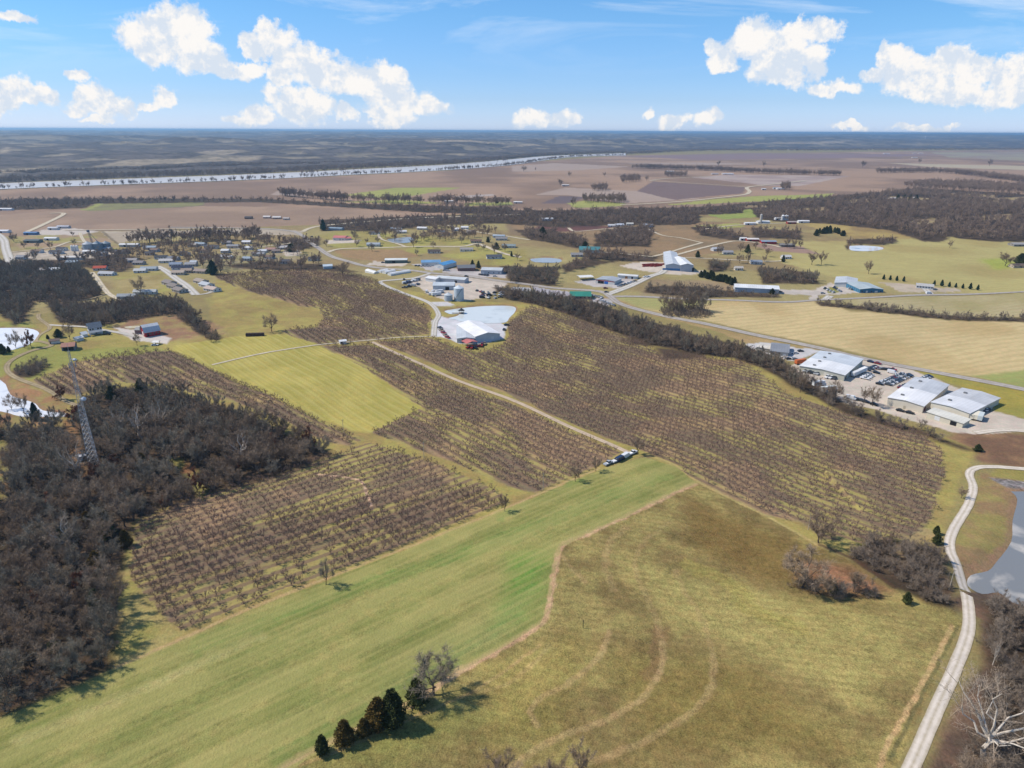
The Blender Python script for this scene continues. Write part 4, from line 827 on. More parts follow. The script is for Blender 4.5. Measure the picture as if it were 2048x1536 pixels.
# houses: x, y, length, depth, rotation, wall, roof, label
for h in [(746,493,19,11,0,(220,224,228),(176,186,196),'pale ranch house beside the fork of the park road'),
 (868,507,17,10,2,(226,222,214),(96,88,84),'white house with a dark brown roof and round drive'),
 (933,503,18,10,0,(236,234,228),(168,164,162),'white house with a grey roof alone on green lawn'),
 (989,518,20,11,8,(226,226,224),(92,98,108),'white house with a slate blue roof below the park road'),
 (1017,496,19,13,-4,(196,204,200),(146,160,162),'large grey-green house among spruces by the park road'),
 (952,486,16,9,0,(210,196,176),(126,104,92),'brown-roofed house at the end of the park drive'),
 (1003,481,18,10,0,(206,206,204),(150,148,148),'grey house under trees left of a small spruce'),
 (942,467,12,9,20,(206,200,190),(150,140,134),'small house hidden in park trees by the upper lane'),
 (1154,514,15,12,0,(190,186,180),(150,150,152),'grey house just left below the teal-roofed lodge'),
 (1240,453,15,11,8,(238,238,236),(206,214,224),'white farmhouse at the crest above the maroon field'),
 (1260,451,12,8,0,(214,212,200),(206,206,200),'cream shed right of the crest farmhouse'),
 (1296,454,16,12,-10,(220,226,232),(176,190,206),'blue-grey roofed house at the crest beside bare trees'),
 (1224,454,14,5,0,(230,230,228),(230,232,232),'low white shed left of the crest farmhouse'),
 (1094,441,26,8,6,(200,200,204),(206,210,214),'pale sheds above the maroon field'),
 (1437,502,15,10,10,(214,218,222),(190,196,204),'pale house under trees beside the upper lane'),
 (1457,509,13,9,0,(206,206,204),(166,166,170),'small grey house between lane and bare trees'),
 (1513,529,14,11,-8,(206,208,208),(150,160,172),'grey-blue house behind a bare tree and log row'),
 (1478,541,10,6,0,(232,230,224),(206,200,190),'tiny white shed in the yard below the log row'),
 (1574,518,12,8,4,(238,238,236),(210,212,212),'small white house beside a round dark evergreen'),
 (1575,494,22,6,0,(120,116,112),(150,148,146),'low grey open shed under three bare trees'),
 (2042,493,22,14,0,(150,146,142),(168,166,164),'grey-roofed house at the right edge above the hay field'),
 (2044,536,22,10,0,(190,176,158),(120,106,96),'brown house with dark trees at the far right edge'),
 (1788,399,20,12,10,(222,214,200),(206,200,196),'pale house with dark cedars in the far woods'),
 (1832,398,14,10,0,(206,196,180),(190,180,170),'tan house behind four dark cedars in the woods'),
 (1881,390,16,12,0,(214,196,176),(206,190,176),'tan house highest in the far wooded hills'),
 (199,541,14,10,14,(226,220,214),(196,96,76),'house with an orange-red roof beside the village street'),
 (210,552,18,9,-8,(220,222,222),(196,200,204),'pale long house below the orange-roofed house'),
 (279,546,13,8,8,(232,230,226),(210,212,212),'small white house left of the long grey one by the green'),
 (296,542,18,9,6,(206,210,212),(170,182,190),'grey-roofed house at the top of the village green'),
 (262,525,13,9,10,(206,200,194),(176,172,170),'grey cottage behind trees left of the town street'),
 (275,530,13,9,-6,(196,192,186),(150,146,146),'taupe cottage second left of the town street'),
 (321,519,15,9,8,(226,226,226),(80,84,92),'dark-roofed cottage first right of the town street'),
 (331,526,17,10,8,(230,228,222),(206,204,202),'cream house in the cluster right of the street'),
 (344,521,14,9,-5,(190,190,194),(140,146,156),'bluish cottage at the back of the house cluster'),
 (350,533,14,10,8,(206,212,220),(146,160,178),'blue-grey house left of the navy-roofed long house'),
 (363,540,23,10,6,(230,230,232),(58,66,86),'long white house with a navy roof in the village'),
 (380,533,13,10,6,(206,204,200),(166,168,172),'grey house behind the navy-roofed long house'),
 (386,529,8,6,0,(222,228,232),(216,224,230),'small tall pale-blue shed in the village'),
 (355,550,14,9,4,(214,200,180),(190,176,160),'tan bungalow below the navy-roofed house'),
 (398,547,15,9,-12,(206,196,184),(170,156,146),'brown bungalow under trees near the dark spruce'),
 (372,546,12,8,10,(196,180,160),(176,160,146),'small tan cottage near the village street'),
 (330,570,15,10,-38,(190,184,178),(150,142,138),'grey-brown duplex, top one left of the dead-end street'),
 (340,577,15,10,-38,(186,180,172),(146,138,132),'grey-brown duplex, middle one left of the dead-end street'),
 (351,585,15,10,-38,(190,184,176),(152,144,138),'grey-brown duplex, bottom one left of the dead-end street'),
 (394,567,15,10,-36,(206,198,188),(176,164,152),'tan duplex, top one right of the dead-end street'),
 (405,574,15,10,-36,(222,222,222),(196,202,208),'pale blue-roofed duplex in the middle right of the dead-end street'),
 (417,583,16,10,-30,(236,232,226),(206,188,176),'white duplex with pinkish roof, bottom right of the street'),
 (289,589,22,6,4,(222,224,222),(206,210,210),'long white trailer home behind the tree strip'),
 (253,598,18,6,4,(190,196,196),(176,182,184),'grey trailer home beside the village lane'),
 (111,544,17,7,2,(232,232,232),(222,226,228),'white-roofed house alone in the left woods'),
 (85,545,12,7,0,(206,202,196),(196,190,184),'small pale cabin in the left woods'),
 (398,492,15,10,-4,(230,232,234),(166,180,190),'tall white house beyond the village trees'),
 (383,494,12,8,0,(214,206,196),(200,190,180),'cream shed left of the tall white house'),
 (452,489,13,9,5,(190,186,186),(160,158,160),'grey house with trees on the lane bend'),
 (565,499,15,10,6,(216,214,212),(196,194,194),'pale house beside the big cedar and round drive'),
 (540,503,14,9,0,(206,176,166),(186,150,140),'pinkish house left of the round drive'),
 (524,506,12,7,0,(236,238,240),(226,230,236),'small bright white house under village trees'),
 (552,506,11,8,10,(196,186,176),(150,136,128),'brown cottage behind the bare tree row'),
 (533,437,13,9,0,(214,190,176),(226,220,214),'white-roofed farm shed on the plowed plain, left one'),
 (553,438,15,9,4,(190,160,146),(230,226,220),'white-roofed farm shed on the plowed plain, right one'),
 (496,438,13,9,0,(130,116,108),(104,98,98),'dark farmhouse under trees on the plowed plain'),
 (572,440,11,6,0,(214,206,196),(206,196,188),'small tan trailer right of the farm sheds')]:
    house(*h)
for h in [(60,470,20,9,2,(86,120,160),(86,128,176),'blue-roofed farm shed at the left end of the town'),
 (62,486,21,13,2,(110,120,116),(78,92,88),'dark green roofed shed beside the lawn'),
 (100,481,18,9,0,(232,232,228),(236,238,236),'white long shed right of the dark green shed'),
 (257,494,26,9,4,(206,206,200),(232,232,230),'white-roofed shed beside the row of bare hedge trees'),
 (176,508,15,9,0,(226,228,226),(240,240,238),'white rounded shed in front of the grain bins'),
 (140,520,32,8,4,(214,206,196),(226,222,216),'long white shed along the town gravel yard'),
 (105,460,16,8,0,(206,206,206),(206,210,214),'pale shed in the gravel yard left of the plowed field'),
 (125,457,20,8,0,(190,186,186),(190,194,204),'grey-blue sheds in the gravel yard by the plowed field'),
 (6,466,15,10,0,(230,230,230),(226,230,234),'white shed at the left edge beside the main road'),
 (8,421,30,10,0,(236,236,236),(240,240,240),'white barn at the left edge under the tree line'),
 (1506,483,18,11,-4,(166,64,54),(236,230,224),'red shed with a white roof by the farm road'),
 (1487,481,10,6,0,(230,230,228),(236,236,234),'small white shed left of the red sheds'),
 (1538,488,22,12,-4,(176,40,44),(150,166,184),'bright red barn with a grey-blue roof'),
 (1501,450,20,8,0,(226,226,226),(236,238,240),'white low shed left of the concrete silo'),
 (1528,447,22,12,4,(226,228,228),(236,238,240),'white barn right of the concrete silo'),
 (1584,448,16,9,0,(150,54,46),(190,176,170),'dull red farm shed below the pair of white silos'),
 (1608,446,20,9,0,(226,226,222),(240,240,240),'white long farm shed at the edge of the big woods'),
 (1558,440,14,8,0,(222,222,222),(232,232,232),'white cottage by the pair of white silos'),
 (1131,372,22,12,0,(214,206,200),(236,232,226),'white shed beside a lone tree on the river plain'),
 (1036,407,20,9,0,(214,206,200),(240,238,234),'white shed with trees at the end of the green strip'),
 (898,405,22,8,0,(234,234,234),(240,240,240),'white shed between two bright green strips'),
 (1340,344,32,14,0,(222,222,222),(240,240,240),'white farm shed with trees, far across the plain'),
 (1456,349,44,14,0,(230,230,230),(240,240,240),'long white barn far across the river plain'),
 (1430,349,26,12,0,(206,200,200),(206,200,200),'pale farmhouse left of the long white barn'),
 (1562,379,22,12,6,(222,222,222),(236,236,236),'white barn with dark trees at the plain road bend'),
 (1552,378,14,9,0,(206,206,206),(160,166,176),'grey house left of the plain road white barn'),
 (1528,380,12,8,0,(206,202,200),(222,220,220),'small shed by a round tree at the road bend'),
 (1774,308,50,16,0,(230,230,230),(236,236,236),'white shed on the plain in front of the far woods'),
 (1842,307,40,14,0,(236,236,236),(240,240,240),'bright white shed far right on the plain'),
 (1830,307,30,14,0,(220,220,220),(230,230,230),'smaller white shed far right on the plain'),
 (1830,316,36,14,0,(236,230,222),(240,236,230),'cream shed standing alone in the far right fields'),
 (263,315,60,16,0,(226,226,226),(240,240,240),'white poultry barn, leftmost of the far row'),
 (284,314.5,50,16,0,(226,226,226),(240,240,240),'white poultry barn, second of the far row'),
 (303,314,60,16,0,(226,226,226),(240,240,240),'white poultry barn, third of the far row'),
 (330,313,70,16,0,(226,226,226),(240,240,240),'longest white poultry barn at the right of the far row'),
 (172,324,50,16,0,(226,226,226),(240,240,240),'white barn beyond the river at left'),
 (145,308,50,18,0,(230,230,230),(240,240,240),'white shed on the far hill at left'),
 (630,310,70,18,0,(226,220,220),(236,232,232),'white farm buildings on the far hills, centre left'),
 (687,307,40,18,0,(230,230,230),(240,240,240),'white barn on the far hills right of the farm group'),
 (290,297,50,18,0,(230,230,230),(240,240,240),'small white barn on the distant slope')]:
    house(*h, hw=3.2, hr=1.3, name='farm_shed', rk='roof', cat='shed', doors=[('n', .3, 3, 2.6, None)], wins=0)

rt = np.random.default_rng(11)
for (poly_, n_, wh) in (([(240,505),(330,492),(460,482),(600,500),(620,525),(560,535),(440,525),(300,530)], 34, 'in the village'), ([(30,500),(230,500),(240,512),(120,535),(30,520)], 12, 'at the town gravel yards'), ([(700,462),(960,458),(1000,478),(900,484),(760,476)], 10, 'in the wooded park')):
    w_ = PP(poly_); c_ = 0
    while c_ < n_:
        a_ = w_.min(0)+rt.random(2)*(w_.max(0)-w_.min(0))
        if not inpoly(w_, np.array([a_[0]]), np.array([a_[1]]))[0]: continue
        if any(e_.type == 'EMPTY' and e_.get('category') in ('house', 'shed') and math.hypot(e_.location.x-a_[0], e_.location.y-a_[1]) < 26 for e_ in C.objects): c_ += .25; continue
        wc = [(236,236,234),(222,216,206),(206,210,216),(226,206,190)][rt.integers(4)]; rn_, rc = [('grey', (160,162,166)), ('white', (232,234,236)), ('dark', (92,92,98)), ('brown', (140,120,108)), ('bluish', (168,184,198))][rt.integers(5)]
        bld_w('house', 'small %s-roofed building among bare trees %s' % (rn_, wh), a_, float(rt.normal(0, .12)), float(rt.uniform(10, 19)), float(rt.uniform(8, 11)), 3, 1.7, 'x', wc, rc, 'shingle', [('n', .45, 1.2, 2.1, (90,60,50))], 3, cat='house', group='small %s-roofed buildings %s' % (rn_, wh)); c_ += 1
def empty(name, x, y, label=None, cat=None, group=None, rz=0, z=None, kind=None):
    e = bpy.data.objects.new(name, None); C.objects.link(e); e.location = (x, y, hgt(x, y) if z is None else z); e.rotation_euler = (0, 0, rz)
    setp(e, label, cat, group, kind); return e
def silo(px, py, r, h, c, label, cone=.35, name='grain_bin', ladder=True, leg=None):
    x, y = P(px, py); e = empty(name, x, y, label, 'silo')
    m = MB(); k = 24
    for i in range(int(h/1.2)):
        z0 = i*h/int(h/1.2)-(.6 if i == 0 else 0); z1 = (i+1)*h/int(h/1.2); m.tube((0,0,z0), (0,0,z1-.06), r, k=k, cap=False); m.tube((0,0,z1-.06), (0,0,z1), r*1.01, k=k, cap=False)
    m.build('wall', pm(c), e)
    m = MB(); m.tube((0,0,h-.02), (0,0,h+r*cone*1.4), r*1.04, .35, k=k); m.tube((0,0,h+r*cone*1.4), (0,0,h+r*cone*1.4+.5), .4, k=8); m.build('roof', pm(tuple(min(255, v+10) for v in c), 'roof'), e)
    if ladder:
        m = MB()
        for i in range(16):
            a0 = -2.6+i*.11; a1 = a0+.11; z0 = h*i/16; z1 = h*(i+1)/16; q = r+.35
            m.tube((q*math.cos(a0), q*math.sin(a0), z0), (q*math.cos(a1), q*math.sin(a1), z1), .22, k=4)
        m.build('stair', pm((110,120,130)), e)
silo(918,600.5,5,12.8,(206,218,226),'tall white grain silo with a spiral stair on the centre yard')
silo(897,601,4.2,6,(190,200,206),'short grey grain bin left of the tall white silo', ladder=False)
silo(178,502,6.8,10,(160,170,178),'pale grain bin left of the elevator leg', ladder=False)
silo(197,501,6.6,10,(128,144,154),'blue-grey grain bin right of the elevator leg', ladder=False)
silo(214,499,5.8,9,(120,136,146),'dark blue-grey grain bin, rightmost of the elevator', ladder=False)
silo(1521,447,2.2,16,(200,196,190),'slim concrete silo beside the white barn', name='silo', ladder=False)
silo(1565,440,4,8,(230,232,232),'left one of two small white farm bins', ladder=False, name='silo')
silo(1572,440,4,8,(230,232,232),'right one of two small white farm bins', ladder=False, name='silo')
for i, l in enumerate(('left', 'middle', 'right')): silo(145+i*5.2,502,1.7,7,(236,238,236),'%s one of three slim white tanks in the town yard' % l, name='tank', ladder=False)
# elevator leg of the grain bins
x, y = P(187, 501); e = empty('elevator_leg', x, y, 'tall slanting dark grain elevator leg above the bins', 'elevator')
m = MB()
for sx in (-.8, .8):
    for sy in (-.8, .8): m.tube((sx+2.5, sy, 0), (sx-2, sy, 26), .18, k=4)
for i in range(13):
    t = i/12; o = 2.5-4.5*t; z = 26*t
    for sy in (-.8, .8): m.tube((o-.8, sy, z), (o+.8, sy, z), .1, k=4)
m.build('frame', pm((70,84,110)), e); m = MB(); m.box(-3.6, -1.2, 25.6, -.6, 1.2, 28.2); m.build('head_house', pm((84,98,120)), e); m = MB(); m.tube((-2, 0, 26), (9, 0, 12), .3, k=6); m.build('spout', pm((110,126,140)), e)
# water tower on the horizon
x, y = P(1850, 279); e = empty('water_tower', x, y, 'small pale water tower on the horizon at right', 'water tower')
m = MB(); m.tube((0,0,-5), (0,0,48), 5, k=8); m.build('column', pm((226,226,226)), e); m = MB(); m.tube((0,0,46), (0,0,52), 5, 13, k=12); m.tube((0,0,52), (0,0,60), 13, 12, k=12); m.tube((0,0,60), (0,0,65), 12, 3, k=12); m.build('tank', pm((236,236,236)), e)
# pond pavilion
x, y = P(923, 629); zz = FLATS[0][2]; e = empty('gazebo', x, y, 'small dark-roofed gazebo standing in the pale pond', 'gazebo', z=zz)
m = MB(); m.box(-2.4, -2.4, .3, 2.4, 2.4, .55); m.box(-9, -.7, .3, -2.41, .7, .5); m.build('deck', pm((150,130,110)), e)
m = MB()
for sx in (-2.1, 2.1):
    for sy in (-2.1, 2.1): m = MB(); m.tube((sx, sy, -1.0), (sx, sy, 3), .13, k=6); m.build('post', pm((222,220,214)), e)
m = MB(); m.tube((0,0,2.9), (0,0,4.3), 3.3, 1.0, k=8); m.tube((0,0,4.5), (0,0,5.3), 1.2, .1, k=8); m.build('roof', pm((70,74,78), 'shingle'), e)
# lattice mast in the left woods
def mast():
    x, y = P(190, 930); e = empty('lattice_tower', x, y, 'tall grey steel lattice tower rising out of the left woods', 'tower', rz=.35)
    Ht = 60; W0, W1 = 2.8, .55; r = .12
    def cr(t): w = W0+(W1-W0)*min(1, t*1.15); return [(w*math.cos(a), w*math.sin(a)) for a in (PI/2, PI/2+2.094, PI/2+4.189)]
    legs = [MB(), MB(), MB()]; br = MB(); nb = 24
    for i in range(nb):
        t0, t1 = i/nb, (i+1)/nb; c0, c1 = cr(t0), cr(t1); z0, z1 = Ht*t0-(2 if i == 0 else 0), Ht*t1
        for k in range(3):
            legs[k].tube((*c0[k], z0), (*c1[k], z1), r*(1.25-.8*t0), k=5, cap=False); j = (k+1) % 3
            br.tube((*c0[k], z0), (*c1[j], z1), .07-.03*t0, k=4, cap=False); br.tube((*c0[j], z0), (*c1[k], z1), .07-.03*t0, k=4, cap=False); br.tube((*c1[k], z1), (*c1[j], z1), .06, k=4, cap=False)
    st = mat('galvanised lattice', A(196,200,204), .5, .5, .2)
    for l in legs: l.build('leg', st, e)
    br.build('bracing', st, e)
    for (zd, sc, nm) in ((36, 1.1, 'dish'), (56, .7, 'dish')):
        m = MB(); m.tube((1.6, -1.2, zd), (2.5, -1.8, zd), sc, sc*.9, k=14); m.tube((2.5, -1.8, zd), (2.9, -2.1, zd), sc*.9, .2, k=14); m.tube((0, 0, zd), (1.7, -1.2, zd), .12, k=5); m.build(nm, pm((236,238,240)), e)
    for k in range(3):
        m = MB(); a = k*2.094; m.box(-.15+1.6*math.cos(a), -.15+1.6*math.sin(a), 52, .15+1.6*math.cos(a), .15+1.6*math.sin(a), 54.4); m.build('antenna', pm((180,186,196)), e)
    m = MB(); m.tube((0, 0, Ht), (0, 0, Ht+4), .07, k=5); m.build('lightning_rod', st, e)
mast()
bld('equipment_hut', 'tiny white hut in the clearing under the lattice tower', (156,923), (174,919), 3, 2.2, .3, 'x', (236,236,232), (240,240,238), cat='hut')
# utility poles
pole = None
for i, (px, py, h, lab) in enumerate([(687,864,8,'pale pole at the lower tip of the yellow-green meadow'), (848,916,9,'pale pole in the grass strip between two orchard blocks'), (1086,980,9,'pale pole at the orchard edge above the green field'), (1616,1060,8,'pole beside the round bare tree below the orchard'), (1166,1256,3.5,'short dark post standing in the middle of the pasture'), (1898,1180,9,'pole beside the white gravel road bend')]):
    x, y = P(px, py); m = MB(); m.tube((0, 0, -.5), (0, 0, h), .14, .1, k=8); e = empty('utility_pole', x, y, lab, 'pole'); m.build('shaft', pm((196,186,168) if h > 4 else (60,70,50)), e)
    m = MB(); m.box(-.8 if h > 4 else -.3, -.05, h-.7, .8 if h > 4 else .3, .05, h-.58); m.build('crossarm', pm((150,130,110)), e)

# ------------------------------------------------------------------ vehicles
def car_mesh(paint, kind='car'):
    m = MB(); L2, W2 = 2.25, .9
    def hull(sec, mi):                                       # sections (x, half width, z) rings
        b = len(m.V); k = len(sec[0])
        for s_ in sec: m.V += s_
        for i in range(len(sec)-1):
            for j in range(k): m.F.append((b+i*k+j, b+i*k+(j+1) % k, b+(i+1)*k+(j+1) % k, b+(i+1)*k+j)); m.M.append(mi)
        m.F.append(tuple(b+j for j in range(k))[::-1]); m.M.append(mi); m.F.append(tuple(b+(len(sec)-1)*k+j for j in range(k))); m.M.append(mi)
    def ring(x, w, z0, z1, tw=None): tw = w*.92 if tw is None else tw; return [(x, -w, z0), (x, w, z0), (x, w, (z0+z1)/2+.05), (x, tw, z1), (x, -tw, z1), (x, -w, (z0+z1)/2+.05)]
    if kind == 'van':
        hull([ring(-2.7,.95,.35,2.2), ring(1.5,.98,.3,2.25), ring(2.1,.95,.3,1.3), ring(2.8,.85,.35,1.05)], 0); hull([ring(1.52,.9,1.3,2.1,.8), ring(2.05,.9,1.25,1.4,.8)], 1); xs = (-1.8, 1.9)
    elif kind == 'truck':
        hull([ring(-2.7,.95,.5,1.05), ring(2.0,.97,.45,1.1), ring(2.75,.9,.5,1.0)], 0); hull([ring(-.5,.85,1.1,1.15), ring(-.35,.82,1.1,1.75,.7), ring(.8,.82,1.1,1.78,.7), ring(1.4,.85,1.08,1.12)], 1); hull([ring(-.3,.7,1.76,1.82,.66), ring(.75,.7,1.78,1.84,.66)], 0); xs = (-1.7, 1.8)
    else:
        hull([ring(-2.25,.8,.4,.9), ring(-1.9,.9,.3,1.0), ring(1.2,.92,.28,.98), ring(2.0,.88,.3,.82), ring(2.3,.75,.4,.7)], 0); hull([ring(-1.85,.8,.98,1.02), ring(-1.2,.8,.98,1.42,.62), ring(.3,.8,.98,1.45,.62), ring(1.15,.82,.97,1.0)], 1); hull([ring(-1.1,.62,1.43,1.48,.58), ring(.2,.62,1.46,1.5,.58)], 0); xs = (-1.4, 1.4)
    for x in xs:
        for s_ in (-1, 1): m.tube((x, s_*.72, .34), (x, s_*.96, .34), .34, k=10, mi=2)
    return mesh_np('car', m.V, m.F, [paint, M_GLASS, M_TYRE], m.M)
PAINT = {'white': (236,238,240), 'silver': (176,182,188), 'black': (34,36,40), 'dark grey': (74,78,84), 'red': (150,34,36), 'navy': (36,50,86), 'tan': (166,150,126)}
CM_ = {(c, k): car_mesh(pm(v, 'car'), k) for c, v in PAINT.items() for k in ('car', 'van', 'truck')}
def car(px, py, rz, colr, where, kind='car', s=1.12):
    x, y = P(px, py); o = add({'car': 'parked_car', 'van': 'parked_van', 'truck': 'pickup_truck'}[kind], CM_[(colr, kind)], None, (x, y, hgt(x, y)+.12)); o.rotation_euler = (0, 0, rz+random.uniform(-.08, .08)); o.scale = (s, s, s)
    w = {'car': 'car', 'van': 'van', 'truck': 'pickup'}[kind]
    setp(o, '%s %s %s' % (colr, w, where), w, '%ss %s' % (w, where)); return o
COLS = ['white','silver','black','dark grey','white','black','silver','navy','white','dark grey','red','tan']
def Z3(x, y): return 1450+x/6.827, 640+y/6.827
def Z4(x, y): return 1700+x/5.885, 700+y/5.885
def Z7(x, y): return 720+x/5.851, 430+y/5.851
def Z8(x, y): return 1020+x/3.938, 430+y/3.938
def row(p, q, n_, where, rz, kinds=('car','car','truck','car'), cols=None):
    for i in range(n_):
        t = i/max(1, n_-1); car(p[0]+(q[0]-p[0])*t, p[1]+(q[1]-p[1])*t, rz, (cols or COLS)[random.randrange(len(cols or COLS))], where, random.choice(kinds))
aP, bP = np.array(P(1598,741)), np.array(P(1687,762)); RW = math.atan2(bP[1]-aP[1], bP[0]-aP[0])
row(Z4(345,408), Z4(620,290), 12, 'parked in the left car row between the two factories', RW)
row(Z4(450,415), Z4(700,303), 12, 'parked in the right car row between the two factories', RW)
row(Z4(600,455), Z4(930,318), 13, 'parked along the left wall of the stepped-roof factory', RW)
row(Z4(170,342), Z4(240,300), 4, 'parked beside the white trailers', RW, cols=['silver','white'])
row(Z4(205,240), Z4(300,205), 4, 'parked against the wall of the white-roofed factory', RW, cols=['dark grey','black'])
row(Z4(310,225), Z4(470,240), 9, 'parked in the open lot near the highway entrance', RW+.6)
for (x, y, c, k, w) in ((240,145,'navy','car','parked at the back corner of the factory near the highway'), (325,165,'red','car','parked alone near the highway verge'), (495,238,'red','truck','parked on the open lot facing the highway entrance'), (490,275,'white','van','standing near the middle of the open lot'), (310,275,'black','car','standing between the car row and the trailers'),
    (90,592,'black','car','under the bare yard trees, first of three'), (135,603,'dark grey','car','under the bare yard trees, second of three'), (182,617,'dark grey','car','under the bare yard trees, third of three'), (280,648,'black','car','alone beside the hedge under a bare tree'), (12,578,'white','van','at the hedge left of the bare yard trees'),
    (590,722,'black','car','left of two at the cream factory wall'), (702,748,'black','car','right of two at the cream factory wall')):
    car(*Z4(x, y), RW, c, w, k)
row(Z4(1540,722), Z4(1640,712), 4, 'parked at the grass edge behind the trailers', RW+1.5, cols=['navy','dark grey','white'])
row(Z3(1095,705), Z3(1270,745), 6, 'parked along the near wall of the white-roofed factory', RW+1.4, cols=['dark grey','silver','black'])
row(Z3(1395,790), Z3(1500,805), 3, 'parked near the near corner of the white-roofed factory', RW+1.4, cols=['white','black','dark grey'])
car(*Z3(1215,842), RW+.9, 'black', 'standing alone on gravel above the parked motorhomes', 'car'); car(*Z3(1715,1080), RW, 'white', 'beside the hedge left of the dark cars', 'van')
row(Z3(880,462), Z3(960,462), 2, 'parked at the corner of the dark grey workshop', .2, cols=['white','navy']); car(*Z3(1030,432), .1, 'dark grey', 'parked on the drive of the dark grey workshop'); row(Z3(870,538), Z3(948,540), 2, 'on the near edge of the workshop drive', .1, cols=['black','silver'])
row(Z7(660,600), Z7(810,605), 5, 'parked in front of the left blue-roofed hall', .1, cols=['dark grey','silver','white']); row(Z7(270,562), Z7(390,560), 3, 'parked before the green-banded depot', .2)
row(Z7(990,652), Z7(1030,655), 2, 'parked left of the brick building', .1, cols=['white','silver']); row(Z7(1400,700), Z7(1490,712), 4, 'parked before the light grey metal hall', 1.2); car(*Z7(1245,722), 0, 'black', 'driving on the highway past the gravel yard'); car(*Z7(1580,722), 0, 'white', 'at the right of the light grey metal hall', 'car')
for i in range(16): car(*Z7(515+(i*53) % 210, 758+(i*37) % 100), random.uniform(0, 3), random.choice(COLS), 'in the jumble at the left of the centre gravel yard', random.choice(['car','truck','van']))
for i in range(14): car(*Z7(1370+(i*71) % 290, 890+(i*29) % 90), random.uniform(0, 3), random.choice(COLS), 'in the jumble at the right of the centre gravel yard', random.choice(['car','truck','van']))
for i in range(5): car(*Z7(780+i*42, 905+(i % 2)*30), random.uniform(0, 3), 'white', 'in front of the blue-grey mill', 'van')
row(Z8(860,562), Z8(985,525), 6, 'parked along the drive of the machinery dealer', .2); row(Z8(1065,492), Z8(1085,492), 2, 'parked by the upper drive', .5, cols=['white','tan'])
car(*Z8(752,580), 0, 'red', 'on the lawn corner below the machinery dealer'); car(*Z8(760,612), 0, 'black', 'driving on the highway by the road junction')
row(Z8(605,622), Z8(720,655), 7, 'parked right of the green-roofed hall, upper row', 1.2, cols=['white','silver']); row(Z8(710,675), Z8(820,715), 7, 'parked right of the green-roofed hall, lower row', 1.2, cols=['white','silver'])
def Z1(x, y): return 1536+x/4, 400+y/4
row(Z1(455,712), Z1(520,742), 4, 'parked left of the grass island by the blue plant', .8); row(Z1(530,705), Z1(580,735), 4, 'parked right of the grass island by the blue plant', .8); row(Z1(645,712), Z1(705,725), 4, 'parked before the blue plant', .8, cols=['white','silver','navy']); car(*Z1(437,750), 0, 'silver', 'at the entrance of the blue plant lot')
car(*Z1(95,738), .2, 'black', 'at the right end of the long warehouse'); car(214,669.5, .3, 'black', 'parked right of the white farmhouse', 'truck'); car(310,691.5, .1, 'white', 'under the small shelter below the red barn')
car(624,474, -.8, 'black', 'on the highway left of the salmon-roofed building'); car(634,492, -.8, 'black', 'on the highway at the lawn bend'); car(1857,588,.1,'white','at the mouth of the clinic drive','van')
for (x, y) in ((880,657),(883,662),(887,667),(891,672),(895,676)): car(x, y, -.8, random.choice(['red','tan','black','dark grey']), 'parked along the left wall of the packing shed', 'truck')
for (x, y) in ((937,696),(944,697),(951,697),(958,694),(964,691),(969,689)): car(x, y, random.uniform(0, 3), random.choice(['red','black','dark grey','tan','red']), 'beside the red-roofed canopy shed', 'truck')
car(1013,651,.4,'black','at the pond end of the packing yard'); car(1008,660,1.4,'dark grey','at the right edge of the packing yard')
for (x, y, c, k, w) in ((1216,929,'silver','truck','at the lower end of the dirt lane row'), (1232,923.5,'white','truck','second in the row at the end of the dirt lane'), (1240,921,'navy','van','between white vehicles at the end of the dirt lane'), (1251,915,'white','van','beside the bare tree at the end of the dirt lane'), (1265,908,'white','truck','nearest the bare tree at the lane end')):
    car(x, y, .75, c, w, k)
# box trailers, motorhomes
def trailer(px, py, rz, L_, col, label, h=2.7, motor=False):
    x, y = P(px, py); e = empty('motorhome' if motor else 'box_trailer', x, y, label, 'motorhome' if motor else 'trailer', rz=rz)
    m = MB(); m.box(-L_/2, -1.25, 1.0 if not motor else .5, L_/2, 1.25, 1.0+h)
    if motor: m.box(L_/2+.002, -1.1, .5, L_/2+1.3, 1.1, 1.7)
    m.build('body', pm(col), e); m = MB()
    for xx in ((-L_/2+1, -L_/2+2.2) if not motor else (-L_/2+1.5, L_/2-.5)):
        for s_ in (-1, 1): m.tube((xx, s_*.9, .5), (xx, s_*1.24, .5), .5, k=12)
    if not motor: m.box(L_/2-2.5, -.9, 0, L_/2-2.3, -.7, .99); m.box(L_/2-2.5, .7, 0, L_/2-2.3, .9, .99)
    m.build('wheel', M_TYRE, e)
    if motor:
        m = MB(); m.box(-L_/4, -1.29, 1.6, L_/4, -1.252, 2.4); m.box(L_/2+1.303, -1, 1.1, L_/2+1.34, 1, 1.65); m.build('window', M_GLASS, e)
R2 = RW+PI/2
trailer(*Z3(1790,760), R2-.2, 12, (222,226,228), 'long white box trailer at the factory dock, near one')
trailer(*Z3(1875,720), R2-.2, 9, (244,246,246), 'white box trailer behind the long one at the factory dock')
trailer(*Z4(1430,800), R2, 9, (232,226,204), 'cream box trailer nearest the square factory wing'); trailer(*Z4(1480,808), R2, 9, (236,230,210), 'cream box trailer in the middle of three'); trailer(*Z4(1530,820), R2, 9, (206,216,216), 'pale trailer with dark end, right one of three')
trailer(*Z3(1272,898), .2, 8, (216,222,226), 'grey-white motorhome on the gravel yard', motor=True); trailer(*Z3(1405,975), .3, 11, (222,230,230), 'long pale motorhome on the grass patch by the hedge', motor=True)
trailer(*Z7(895,945), .5, 10, (230,236,240), 'long white box trailer in front of the short grain bin'); trailer(*Z7(930,915), .5, 8, (222,228,232), 'shorter white box trailer beside the mill')
